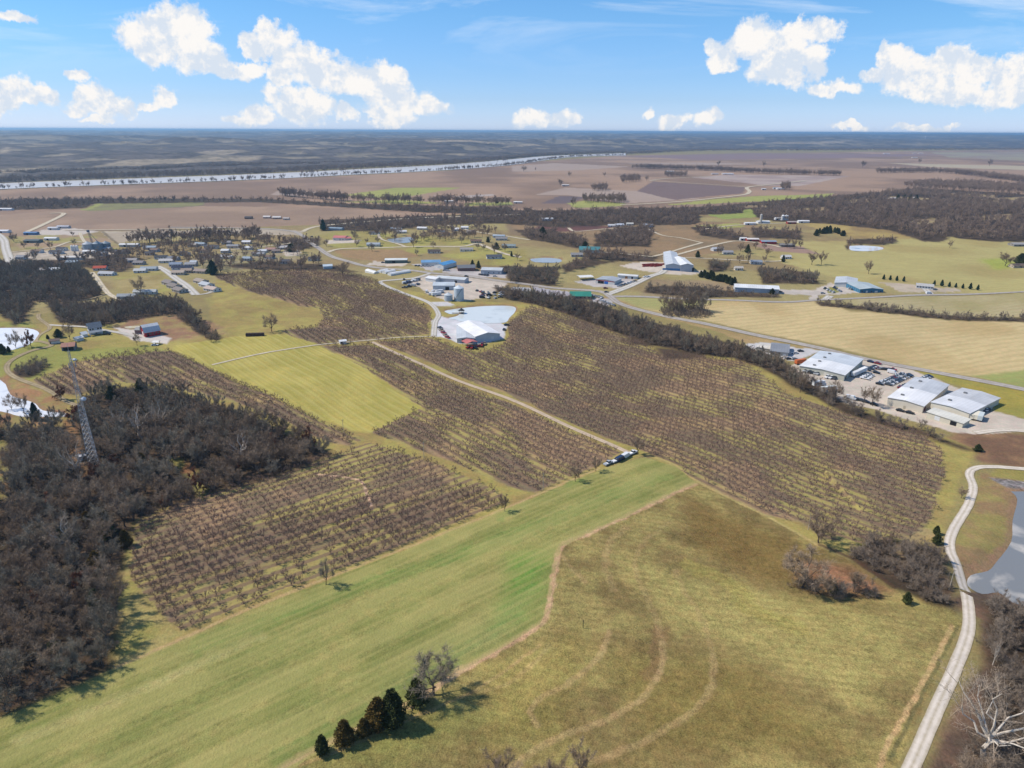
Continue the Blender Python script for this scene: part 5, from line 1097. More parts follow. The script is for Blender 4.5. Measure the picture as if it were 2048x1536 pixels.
trailer(1600,728, .4, 9, (206,110,60), 'orange container against the back of the white-roofed factory') 
x, y = P(511, 672); e = empty('wood_pile', x, y, 'long dark wood pile beside the lone tree above the meadow', 'wood pile', rz=.12); m = MB()
for i in range(13):
    for j in range(4): m.tube((-7+i*1.12, -1.4+.1*((i*3+j) % 4), .4+j*.6), (-7+i*1.12, 1.6, .4+j*.6), .42, k=7)
m.build('log', pm((92,70,66)), e)
# red steel stock in front of the steel works
ms = []
for i in range(9):
    x, y = P(*Z8(1075+(i % 5)*30, 392+(i//5)*12)); e = empty('steel_stack', x, y, 'rusty red steel stack on the gravel beside the steel works', 'steel stack', 'steel stacks beside the steel works', rz=.35+.1*(i % 3))
    m = MB()
    for k in range(5): m.box(-6, -1.5+k*.62, .02, 6, -1.1+k*.62, .5+.5*((k*7+i) % 3))
    m.build('beam', pm((150,58,50)), e)
# ------------------------------------------------------------------ trees
def slivers(P0, Dv, L_, Wd, r):
    """thin twig triangles: base points P0, directions Dv, lengths, widths"""
    n_ = len(P0); Dn = Dv/np.linalg.norm(Dv, axis=1)[:, None]
    side = np.cross(Dn, r.normal(size=(n_, 3))); side /= np.linalg.norm(side, axis=1)[:, None]
    a = P0-side*Wd[:, None]/2; b = P0+side*Wd[:, None]/2; c = P0+Dn*L_[:, None]
    V = np.stack([a, b, c], 1).reshape(-1, 3); F = np.arange(3*n_).reshape(-1, 3); return V, F
def tubes(segs, k):
    V = []; F = []
    for (p, q, r0, r1) in segs:
        p = np.array(p); q = np.array(q); d = q-p; d = d/(np.linalg.norm(d)+1e-9); a = np.cross(d, [0.3, .2, .93]); a /= np.linalg.norm(a)+1e-9; c = np.cross(d, a); b = len(V)
        for (o, r) in ((p, r0), (q, r1)):
            for i in range(k): t = 2*PI*i/k; V.append(o+a*math.cos(t)*r+c*math.sin(t)*r)
        for i in range(k): j = (i+1) % k; F.append((b+i, b+j, b+k+j, b+k+i))
    return np.array(V), F
def bare(seed, h, sp, trunk=.3, limbs=6, tw=2600, twl=1.3, tww=.055, r0=None, up=.55, k=5, lod=0, low=.0):
    """trunk geometry and crown geometry of a leafless tree"""
    r = np.random.default_rng(seed); R0 = r0 or h*.022; trunkS = []; brS = []; pts = []; dirs = []
    def wob(p, q, n_, w):
        out = [np.array(p)]
        for i in range(1, n_): out.append(np.array(p)+(np.array(q)-p)*i/n_+r.normal(0, w, 3))
        out.append(np.array(q)); return out
    th = h*trunk; top = np.array([r.normal(0, .03*h), r.normal(0, .03*h), th]); path = wob((0, 0, -.4), top, 3, .012*h)
    for i in range(3): trunkS.append((path[i], path[i+1], R0*(1.15-.15*i), R0*(1.0-.15*i)))
    for l in range(limbs):
        a = 2*PI*(l+r.uniform(-.3, .3))/limbs; rad = sp*r.uniform(.45, .95)*(.35 if l == limbs-1 else 1); zz = th+(h-th)*r.uniform(.35, .8) if l < limbs-1 else h*.97
        if r.random() < low: zz = th+(h-th)*r.uniform(.05, .3)
        st = path[2]+(top-path[2])*r.uniform(.2, 1.0); en = np.array([rad*math.cos(a), rad*math.sin(a), zz]); lp = wob(st, en, 4, .03*h)
        for i in range(1, 4): lp[i][2] -= (1-i/4)*.05*h*0
        for i in range(4): trunkS.append((lp[i], lp[i+1], R0*(.55-.11*i), R0*(.44-.11*i)))
        nb = 3 if lod else 5
        for j in range(nb):
            t = .3+.7*(j+r.random())/nb; i = min(3, int(t*4)); s0 = lp[i]+(lp[i+1]-lp[i])*(t*4-i)
            out = s0.copy(); out[2] -= h*.35; out /= np.linalg.norm(out)+1e-6
            d = out*.7+np.array([0, 0, up])+r.normal(0, .45, 3); d /= np.linalg.norm(d); ln = sp*r.uniform(.35, .65); e = s0+d*ln
            brS.append((s0, e, R0*.16, R0*.07))
            for m_ in range(0 if lod else 3):
                tt = r.uniform(.3, 1); s1 = s0+(e-s0)*tt; d2 = d*.6+np.array([0, 0, up*.6])+r.normal(0, .55, 3); d2 /= np.linalg.norm(d2); e1 = s1+d2*ln*.55; brS.append((s1, e1, R0*.07, R0*.03)); pts.append((s1, e1, d2))
            pts.append((s0, e, d)); pts.append((s0+(e-s0)*.5, e, d))
    idx = r.integers(0, len(pts), tw); t = r.uniform(.15, 1.1, tw)
    a = np.array([p[0] for p in pts])[idx]; b = np.array([p[1] for p in pts])[idx]; d = np.array([p[2] for p in pts])[idx]
    base = a+(b-a)*t[:, None]+r.normal(0, .035*sp, (tw, 3)); dv = d*.8+np.array([0, 0, up*.5])+r.normal(0, .75, (tw, 3))
    base[:, 2] = np.maximum(base[:, 2], .3)
    V, F = slivers(base, dv, twl*r.uniform(.5, 1.3, tw), tww*r.uniform(.6, 1.5, tw), r)
    tv, tf = tubes(trunkS, k); bv, bf = tubes(brS, 3)
    return (tv, tf), (np.vstack([bv, V]), bf+[tuple(f) for f in (F+len(bv)).tolist()])
def cedar(seed, h, rad, n_=2600, s=.34, low=.06, round_=.0):
    r = np.random.default_rng(seed)
    core = MB(); k = 10
    lv = 7; prev = None
    for i in range(lv+1):
        t = i/lv; q = rad*.72*((1-t)**.75*min(1, .55+t*3) if not round_ else math.sqrt(max(0, 1-(2*t-1)**2*.95))); z = h*(low+(.95-low)*t)
        ring = []
        for j in range(k):
            a = 2*PI*j/k; qq = q*(.8+.4*r.random()); ring.append(len(core.V)); core.V.append((qq*math.cos(a), qq*math.sin(a), z+r.normal(0, .02*h)))
        if prev:
            for j in range(k): core.F.append((prev[j], prev[(j+1) % k], ring[(j+1) % k], ring[j])); core.M.append(0)
        prev = ring
    core.F.append(tuple(prev)); core.M.append(0)
    lob = r.uniform(.6, 1.3, (9, 9))
    t = r.random(n_)**1.25*.98; a = r.uniform(0, 2*PI, n_)
    env = (1-t)**.72*np.minimum(1, .5+t*3) if not round_ else np.sqrt(np.maximum(0, 1-(2*t-1)**2*.97))
    q = rad*env*lob[(t*8.9).astype(int), (a/(2*PI)*8.9).astype(int)]*r.uniform(.72, 1.08, n_)
    p = np.stack([q*np.cos(a), q*np.sin(a), h*(low+(1-low)*t)], 1)
    out = np.stack([np.cos(a), np.sin(a), np.full(n_, .7)], 1)+r.normal(0, .5, (n_, 3))
    V, F = slivers(p, out, s*r.uniform(.8, 2.0, n_), s*r.uniform(.7, 1.2, n_), r)
    cv = np.array(core.V); tv, tf = tubes([((0, 0, -.3), (0, 0, h*.5), h*.02, h*.012)], 6)
    return (tv, tf), (np.vstack([cv, V]), core.F+[tuple(f) for f in (F+len(cv)).tolist()])
def M_veg(name, a, b, rand=.6): return mat(name, a, .9, .1, c2=b, nscale=.6, rand=rand)
M_tw = M_veg('grey brown twigs', A(178,158,134), A(126,108,90)); M_bk = M_veg('bark', A(104,92,82), A(84,72,64)); M_tw2 = M_veg('olive grey twigs', A(170,160,140), A(128,118,102))
M_rust = M_veg('rusty clinging leaves', A(160,108,78), A(120,84,66)); M_syc = M_veg('white sycamore bark', A(226,218,206), A(196,184,168)); M_sytw = M_veg('pale sycamore twigs', A(196,180,160), A(150,132,116))
M_orc = M_veg('orchard twigs', A(162,136,120), A(130,108,96)); M_orb = M_veg('orchard bark', A(112,96,88), A(88,74,68))
M_ced = M_veg('cedar foliage', A(96,102,58), A(58,66,38)); M_cedb = M_veg('bronze cedar foliage', A(128,102,54), A(84,78,42)); M_br = M_veg('brush stems', A(166,152,136), A(122,108,94)); M_spr = M_veg('spruce foliage', A(62,90,66), A(46,72,52))
def pair(nm, g, mt, mc): return (mesh_np(nm+' trunk', *g[0], [mt]), mesh_np(nm+' crown', *g[1], [mc]))
def joined(nm, g, mt, mc):
    (tv, tf), (cv, cf) = g; V = np.vstack([tv, cv]); F = list(tf)+[tuple(np.array(f)+len(tv)) for f in cf]
    return mesh_np(nm, V, F, [mt, mc], [0]*len(tf)+[1]*len(cf))
OAK = [pair('oak', bare(100+i, 13+i % 3, 6.4, .26, 7, 4200, 1.5, .075), M_bk, [M_tw, M_tw2, M_tw, M_tw, M_tw2, M_tw][i]) for i in range(6)]
RUST = [pair('rusty oak', bare(150+i, 9, 3.6, .2, 6, 3000, .8, .22, low=.3), M_bk, M_rust) for i in range(2)]
SYC = [pair('sycamore', bare(170+i, 19, 7, .3, 8, 1100, 1.2, .06, r0=.75), M_syc, M_sytw) for i in range(2)]
ORC = [pair('orchard', bare(200+i, 3.7, 1.75, .2, 6, 750, .7, .045, r0=.10, up=.8), M_orb, M_orc) for i in range(6)]
SML = [pair('brush', bare(230+i, 7, 2.9, .08, 8, 1500, 1.2, .06, r0=.09, up=.9, low=.4), M_br, M_br) for i in range(4)]
CED = [pair('cedar', cedar(260+i, 8, 2.7), M_bk, M_ced if i != 1 else M_cedb) for i in range(3)]
SPR = [pair('spruce', cedar(280+i, 12, 3.4, 3200, .4), M_bk, M_spr) for i in range(1)]
M_far = M_veg('hazy far twigs', A(188,166,144), A(146,124,106)); M_farb = M_veg('far bark', A(140,124,112), A(112,98,88))  # far trees paled, distance haze put into their colours
J_OAK = [joined('oak', bare(300+i, 14, 6.2, .26, 6, 1500, 2.0, .15, lod=1, k=4), M_bk, M_tw if i % 2 else M_tw2) for i in range(5)]
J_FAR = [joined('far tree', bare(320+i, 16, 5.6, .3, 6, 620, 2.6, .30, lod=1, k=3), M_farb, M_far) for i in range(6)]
J_SML = [joined('brush', bare(340+i, 7.5, 3.2, .1, 7, 650, 1.5, .11, r0=.09, up=.9, lod=1, k=3, low=.4), M_br, M_br) for i in range(5)]
J_ORC = [joined('orchard', bare(360+i, 3.7, 1.75, .2, 5, 260, .8, .08, r0=.09, up=.8, lod=1, k=3), M_orb, M_orc) for i in range(8)]
J_CED = [joined('cedar', cedar(380+i, 8, 2.6, 700, .55), M_bk, M_ced if i else M_cedb) for i in range(2)]
def scatter(w, s, seed=0, rows=None, jit=.42):
    q0 = w.min(0); q1 = w.max(0); r = np.random.default_rng(seed)
    if rows:
        ang, rs, ts = rows; R = math.hypot(*(q1-q0)); c = (q0+q1)/2
        u = np.arange(-R/2, R/2, ts); v = np.arange(-R/2, R/2, rs); U, V = np.meshgrid(u, v); U = U+r.normal(0, .35, U.shape); V = V+r.normal(0, .15, V.shape)
        x = c[0]+U*math.cos(ang)-V*math.sin(ang); y = c[1]+U*math.sin(ang)+V*math.cos(ang)
    else:
        X, Y = np.meshgrid(np.arange(q0[0], q1[0], s), np.arange(q0[1], q1[1], s)); x = X+r.uniform(-jit, jit, X.shape)*s; y = Y+r.uniform(-jit, jit, Y.shape)*s
    x = x.ravel(); y = y.ravel(); k = inpoly(w, x, y); return x[k], y[k]
def visible(x, y, mg=60):
    px, py, zd = project(x, y, height(x, y)+6); return (zd > 0) & (px > -mg) & (px < 2048+mg) & (py < 1536+mg*1.5)
_protos = {}
def stuff(name, label, meshes, x, y, sc, cat='woods'):
    """instances of real tree meshes on one object"""
    key = meshes[0].name
    if key not in _protos:
        col = bpy.data.collections.new('kinds of '+name)
        for m in meshes: col.objects.link(bpy.data.objects.new(name, m))
        _protos[key] = col
    col = _protos[key]; n_ = len(x); r = np.random.default_rng(n_)
    me = bpy.data.meshes.new(name); me.vertices.add(n_); me.vertices.foreach_set('co', np.column_stack([x, y, height(x, y)]).astype(np.float32).ravel())
    for nm, tp, val in (('rot', 'FLOAT_VECTOR', np.column_stack([r.normal(0, .05, n_), r.normal(0, .05, n_), r.uniform(0, 6.28, n_)])), ('sz', 'FLOAT_VECTOR', np.column_stack([sc*r.uniform(.85, 1.15, n_), sc*r.uniform(.85, 1.15, n_), sc]))):
        at = me.attributes.new(nm, tp, 'POINT'); at.data.foreach_set('vector', val.astype(np.float32).ravel())
    at = me.attributes.new('pick', 'INT', 'POINT'); at.data.foreach_set('value', r.integers(0, len(meshes), n_).astype(np.int32))
    me.update(); o = add(name, me)
    g = bpy.data.node_groups.new(name, 'GeometryNodeTree'); g.interface.new_socket('Geometry', in_out='INPUT', socket_type='NodeSocketGeometry'); g.interface.new_socket('Geometry', in_out='OUTPUT', socket_type='NodeSocketGeometry')
    N = g.nodes; L = g.links; gi = N.new('NodeGroupInput'); go = N.new('NodeGroupOutput'); ip = N.new('GeometryNodeInstanceOnPoints'); ci = N.new('GeometryNodeCollectionInfo')
    ci.inputs['Collection'].default_value = col; ci.inputs['Separate Children'].default_value = True; ci.inputs['Reset Children'].default_value = True; ip.inputs['Pick Instance'].default_value = True
    def na(nm, tp): a = N.new('GeometryNodeInputNamedAttribute'); a.data_type = tp; a.inputs[0].default_value = nm; return a.outputs[0]
    L.new(gi.outputs[0], ip.inputs['Points']); L.new(ci.outputs[0], ip.inputs['Instance']); L.new(na('pick', 'INT'), ip.inputs['Instance Index']); L.new(na('rot', 'FLOAT_VECTOR'), ip.inputs['Rotation']); L.new(na('sz', 'FLOAT_VECTOR'), ip.inputs['Scale']); L.new(ip.outputs[0], go.inputs[0])
    o.modifiers.new('scatter', 'NODES').node_group = g; setp(o, label, cat, kind='stuff'); return o
def tree(name, pr, x, y, s, label, cat='tree', group=None, rz=None, sx=1., z=None):
    e = bpy.data.objects.new(name, None); C.objects.link(e); e.location = (x, y, hgt(x, y) if z is None else z); e.rotation_euler = (0, 0, random.uniform(0, 6.28) if rz is None else rz); e.scale = (s*sx, s*sx, s); setp(e, label, cat, group)
    add('trunk', pr[0], e); add('crown', pr[1], e); return e

# orchard trees
ox, oy = [], []
for i, (k, o) in enumerate(ORCH.items()):
    x, y = scatter(o['w'], 0, 400+i, (o['ang'], ROWSP, TRSP))
    keep = (gap(x, y, o['ang']) < .62) & (rng.random(len(x)) < o['dens']); 
    keep |= (rng.random(len(x)) < .6)
    ox.append(x[keep]); oy.append(y[keep])
ox = np.concatenate(ox); oy = np.concatenate(oy); d = np.hypot(ox, oy); vis = visible(ox, oy, 0); order = np.argsort(np.where(vis, d, 1e9)); ind = order[:300]; rest = np.ones(len(ox), bool); rest[ind] = False
for i in ind: tree('orchard_tree', ORC[random.randrange(6)], ox[i], oy[i], random.uniform(.72, 1.18), 'leafless orchard tree with a short trunk and purple-brown twigs in the nearest orchard block', 'fruit tree', 'nearest leafless orchard trees')
nm_ = rest & (d < 420)
stuff('orchard_trees', 'thousands of leafless orchard trees in rows', J_ORC, ox[rest], oy[rest], rng.uniform(.65, 1.1, int(rest.sum())), 'orchard')

# woods
WX = {'oak': ([], []), 'far': ([], []), 'small': ([], [])}
CX, CY = [], []
for i, (k, o) in enumerate(WOODS.items()):
    x, y = scatter(o['w'], o['dens'], 500+i); keep = np.ones(len(x), bool)
    if k == 'left':
        for q in ([(130,840),(152,838),(164,900),(178,950),(158,960),(140,900)], [(345,918),(360,915),(398,945),(412,975),(400,985),(360,960)], [(-60,890),(10,880),(25,950),(10,1000),(-60,990)]): keep &= ~inpoly(PP(q), x, y)
        dm = np.hypot(x-P(190,930)[0], y-P(190,930)[1]) > 7; keep &= dm
        px, py, _ = project(x, y, height(x, y)); ce = (rng.random(len(x)) < .02+.24*ss(1010, 1130, py)*ss(-.2, .2, vn(x, y, 30, 2, 88)-.5)) & keep
        CX.append(x[ce]); CY.append(y[ce]); keep &= ~ce
    if k == 'village' or k == 'villagew': keep &= vn(x, y, 60, 3, 90) < .56
    if k == 'park': keep &= vn(x, y, 50, 2, 91) < .5
    for h_ in o.get('holes', []): keep &= ~inpoly(PP(h_), x, y)
    if o['kind'] != 'small' and k not in ('village', 'villagew', 'park', 'left'):
        hh = {'oak': 9, 'far': 10}[o['kind']]; px, py, _ = project(x, y, height(x, y)+hh*.7); keep &= inpoly(np.array(o['px'], float), px, py)
    if k == 'left':
        px, py, _ = project(x, y, height(x, y)+8); keep &= inpoly(np.array([(-700,1760),(-700,760),(0,810),(140,790),(240,760),(340,760),(452,800),(560,838),(664,875),(680,960),(400,1000),(290,1050),(256,1130),(250,1340),(0,1440)], float), px, py)
    # keep trunks out of buildings, roads and water
    for _, w, z in FLATS: keep &= ~inpoly(w, x, y)
    WX[o['kind']][0].append(x[keep]); WX[o['kind']][1].append(y[keep])
for o in list(C.objects):
    pass
def clear_of_buildings(x, y, r=7):
    k = np.ones(len(x), bool)
    for e in C.objects:
        if e.type == 'EMPTY' and e.get('category') in ('building', 'house', 'shed', 'silo', 'barn', 'tower'):
            w_ = [c for c in e.children if c.name.startswith('wall')]
            if not w_: continue
            bb = [Vector(c) for c in w_[0].bound_box]; x1 = max(b.x for b in bb); y1 = max(b.y for b in bb); x0 = min(b.x for b in bb); y0 = min(b.y for b in bb)
            c, s = math.cos(e.rotation_euler.z), math.sin(e.rotation_euler.z); dx = x-e.location.x; dy = y-e.location.y; u = dx*c+dy*s; v = -dx*s+dy*c
            k &= ~((u > x0-4) & (u < x1+4) & (v > y0-r*1.6) & (v < y1+3))
    return k
for q in list(C.objects):
    if 'road' in q.name or 'highway' in q.name or 'lane' in q.name or 'footpath' in q.name:
        pass
ROADPTS = np.vstack([np.array([v.co[:2] for v in q.data.vertices]) for q in C.objects if q.get('kind') == 'structure' and ('road' in q.name or 'highway' in q.name or 'lane' in q.name or 'drive' in q.name)])
_cell = set(map(tuple, np.floor(ROADPTS/5).astype(int)))
def off_road(x, y): return np.array([(a, b) not in _cell for a, b in np.floor(np.column_stack([x, y])/5).astype(int)], bool)
for kd in WX:
    x = np.concatenate(WX[kd][0]); y = np.concatenate(WX[kd][1]); k = clear_of_buildings(x, y) & off_road(x, y); WX[kd] = (x[k], y[k])
x, y = WX['oak']; d = np.hypot(x, y); vis = visible(x, y, 30); order = np.argsort(np.where(vis, d, 1e9)); ind = order[:205]; rest = np.ones(len(x), bool); rest[ind] = False
for i in ind:
    q = random.random()
    if q < .05: tree('leafy_oak', RUST[random.randrange(2)], x[i], y[i], random.uniform(.8, 1.2), 'young oak still holding rust-brown leaves in the left woods', 'tree', 'rust-leaved oaks in the left woods')
    elif q < .07: tree('sycamore', SYC[random.randrange(2)], x[i], y[i], random.uniform(.85, 1.05), 'pale-barked sycamore among the grey trees of the left woods', 'tree', 'pale sycamores in the left woods')
    else: tree('bare_tree', OAK[random.randrange(6)], x[i], y[i], random.uniform(.6, 1.0), 'leafless grey-brown tree in the dense left woods', 'tree', 'leafless trees of the left woods')
stuff('bare_woods', 'leafless woods filling the valley and hedgerows', J_OAK, x[rest], y[rest], rng.uniform(.5, .85, int(rest.sum())))
# understorey of the near woods
w = WOODS['left']['w']; ux, uy = scatter(w, 5.5, 77); k = (rng.random(len(ux)) < .75) & visible(ux, uy, 120)
for q in ([(130,840),(152,838),(164,900),(178,950),(158,960),(140,900)], [(345,918),(360,915),(398,945),(412,975),(400,985),(360,960)], [(-60,890),(10,880),(25,950),(10,1000),(-60,990)]): k &= ~inpoly(PP(q), ux, uy)
ux, uy = ux[k], uy[k]
stuff('undergrowth', 'brown bare undergrowth beneath the left woods', J_SML, ux, uy, rng.uniform(.35, .8, len(ux)), 'brush')
for kk in ('hedge', 'lane', 'westmid'):
    ux, uy = scatter(WOODS[kk]['w'], 6, 78); k = off_road(ux, uy); ux, uy = ux[k], uy[k]; stuff('undergrowth', 'brown bare undergrowth in the valley hedgerow', J_SML, ux, uy, rng.uniform(.4, .8, len(ux)), 'brush')
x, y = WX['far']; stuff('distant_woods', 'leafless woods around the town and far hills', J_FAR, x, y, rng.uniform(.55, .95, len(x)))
x, y = WX['small']; d = np.hypot(x, y); order = np.argsort(np.where(visible(x, y, 20), d, 1e9)); ind = order[:160]; rest = np.ones(len(x), bool); rest[ind] = False
for i in ind: tree('bare_shrub', SML[random.randrange(4)], x[i], y[i], random.uniform(.6, 1.15), 'leafless brown thicket shrub near the white gravel road', 'shrub', 'thicket shrubs near the white gravel road')
stuff('brush_line', 'bare brown brush along field edges', J_SML, x[rest], y[rest], rng.uniform(.5, 1.0, int(rest.sum())), 'brush')
cx = np.concatenate(CX); cy = np.concatenate(CY)
for a, b in zip(cx, cy): tree('cedar', CED[random.randrange(3)], a, b, random.uniform(.8, 1.35), 'dark olive cedar among leafless trees in the left woods', 'tree', 'cedars inside the left woods', sx=1.15)
# belts of cottonwoods along the river and across the plain
def belt(pts, depth, n_, seed, wfun=P):
    w = smooth(np.array([wfun(*p) for p in pts]), 4); r = np.random.default_rng(seed); i = r.integers(0, len(w)-1, n_); t = r.random(n_)
    L_ = np.hypot(*(w[1:]-w[:-1]).T); i = r.choice(len(L_), n_, p=L_/L_.sum()); p = w[i]+(w[i+1]-w[i])*t[:, None]; th = np.arctan2(p[:, 0], p[:, 1]); k = r.uniform(*depth, n_); return p[:, 0]+np.sin(th)*k, p[:, 1]+np.cos(th)*k
bx, by = zip(belt(near[1:], (-12, -2), 620, 1, flat), belt(farb[1:], (14, 130), 2400, 2, flat), belt([(560,392),(700,404),(900,409),(1024,412)], (0, 40), 200, 3), belt([(1264,337),(1400,341),(1536,348),(1680,352)], (0, 60), 420, 4), belt([(1252,310),(1400,303),(1600,302),(2048,300)], (20, 260), 1500, 5),
   belt([(-60,356),(100,352),(300,345),(512,336),(700,331)], (0, 90), 1500, 6), belt([(250,492),(400,484),(520,479)], (0, 25), 70, 7), belt([(600,350),(900,330),(1024,322)], (0, 10), 60, 8), belt([(1750,347),(1870,346),(1960,354),(2048,366)], (0, 120), 420, 9))
bx = np.concatenate(bx); by = np.concatenate(by)
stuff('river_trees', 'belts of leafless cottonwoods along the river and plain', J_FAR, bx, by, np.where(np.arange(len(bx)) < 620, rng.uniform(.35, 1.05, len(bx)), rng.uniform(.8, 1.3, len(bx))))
for q, dd in (([(1166,401),(1250,399),(1252,407),(1164,406)], 12), ([(1240,358),(1280,356),(1282,364),(1244,366)], 16), ([(1184,378),(1216,376),(1216,382),(1186,383)], 12), ([(1330,350),(1375,350),(1375,354),(1330,355)], 16), ([(1800,372),(1860,366),(1960,368),(2048,374),(2300,380),(2300,395),(2048,388),(1930,383),(1840,378)], 17), ([(1560,374),(1580,373),(1578,380),(1562,380)], 12)):
    x, y = scatter(PP(q), dd, 9); stuff('field_grove', 'small leafless grove standing in the plowed plain near pixel column'.split(' near pixel')[0], J_FAR, x, y, rng.uniform(.7, 1.2, len(x)))

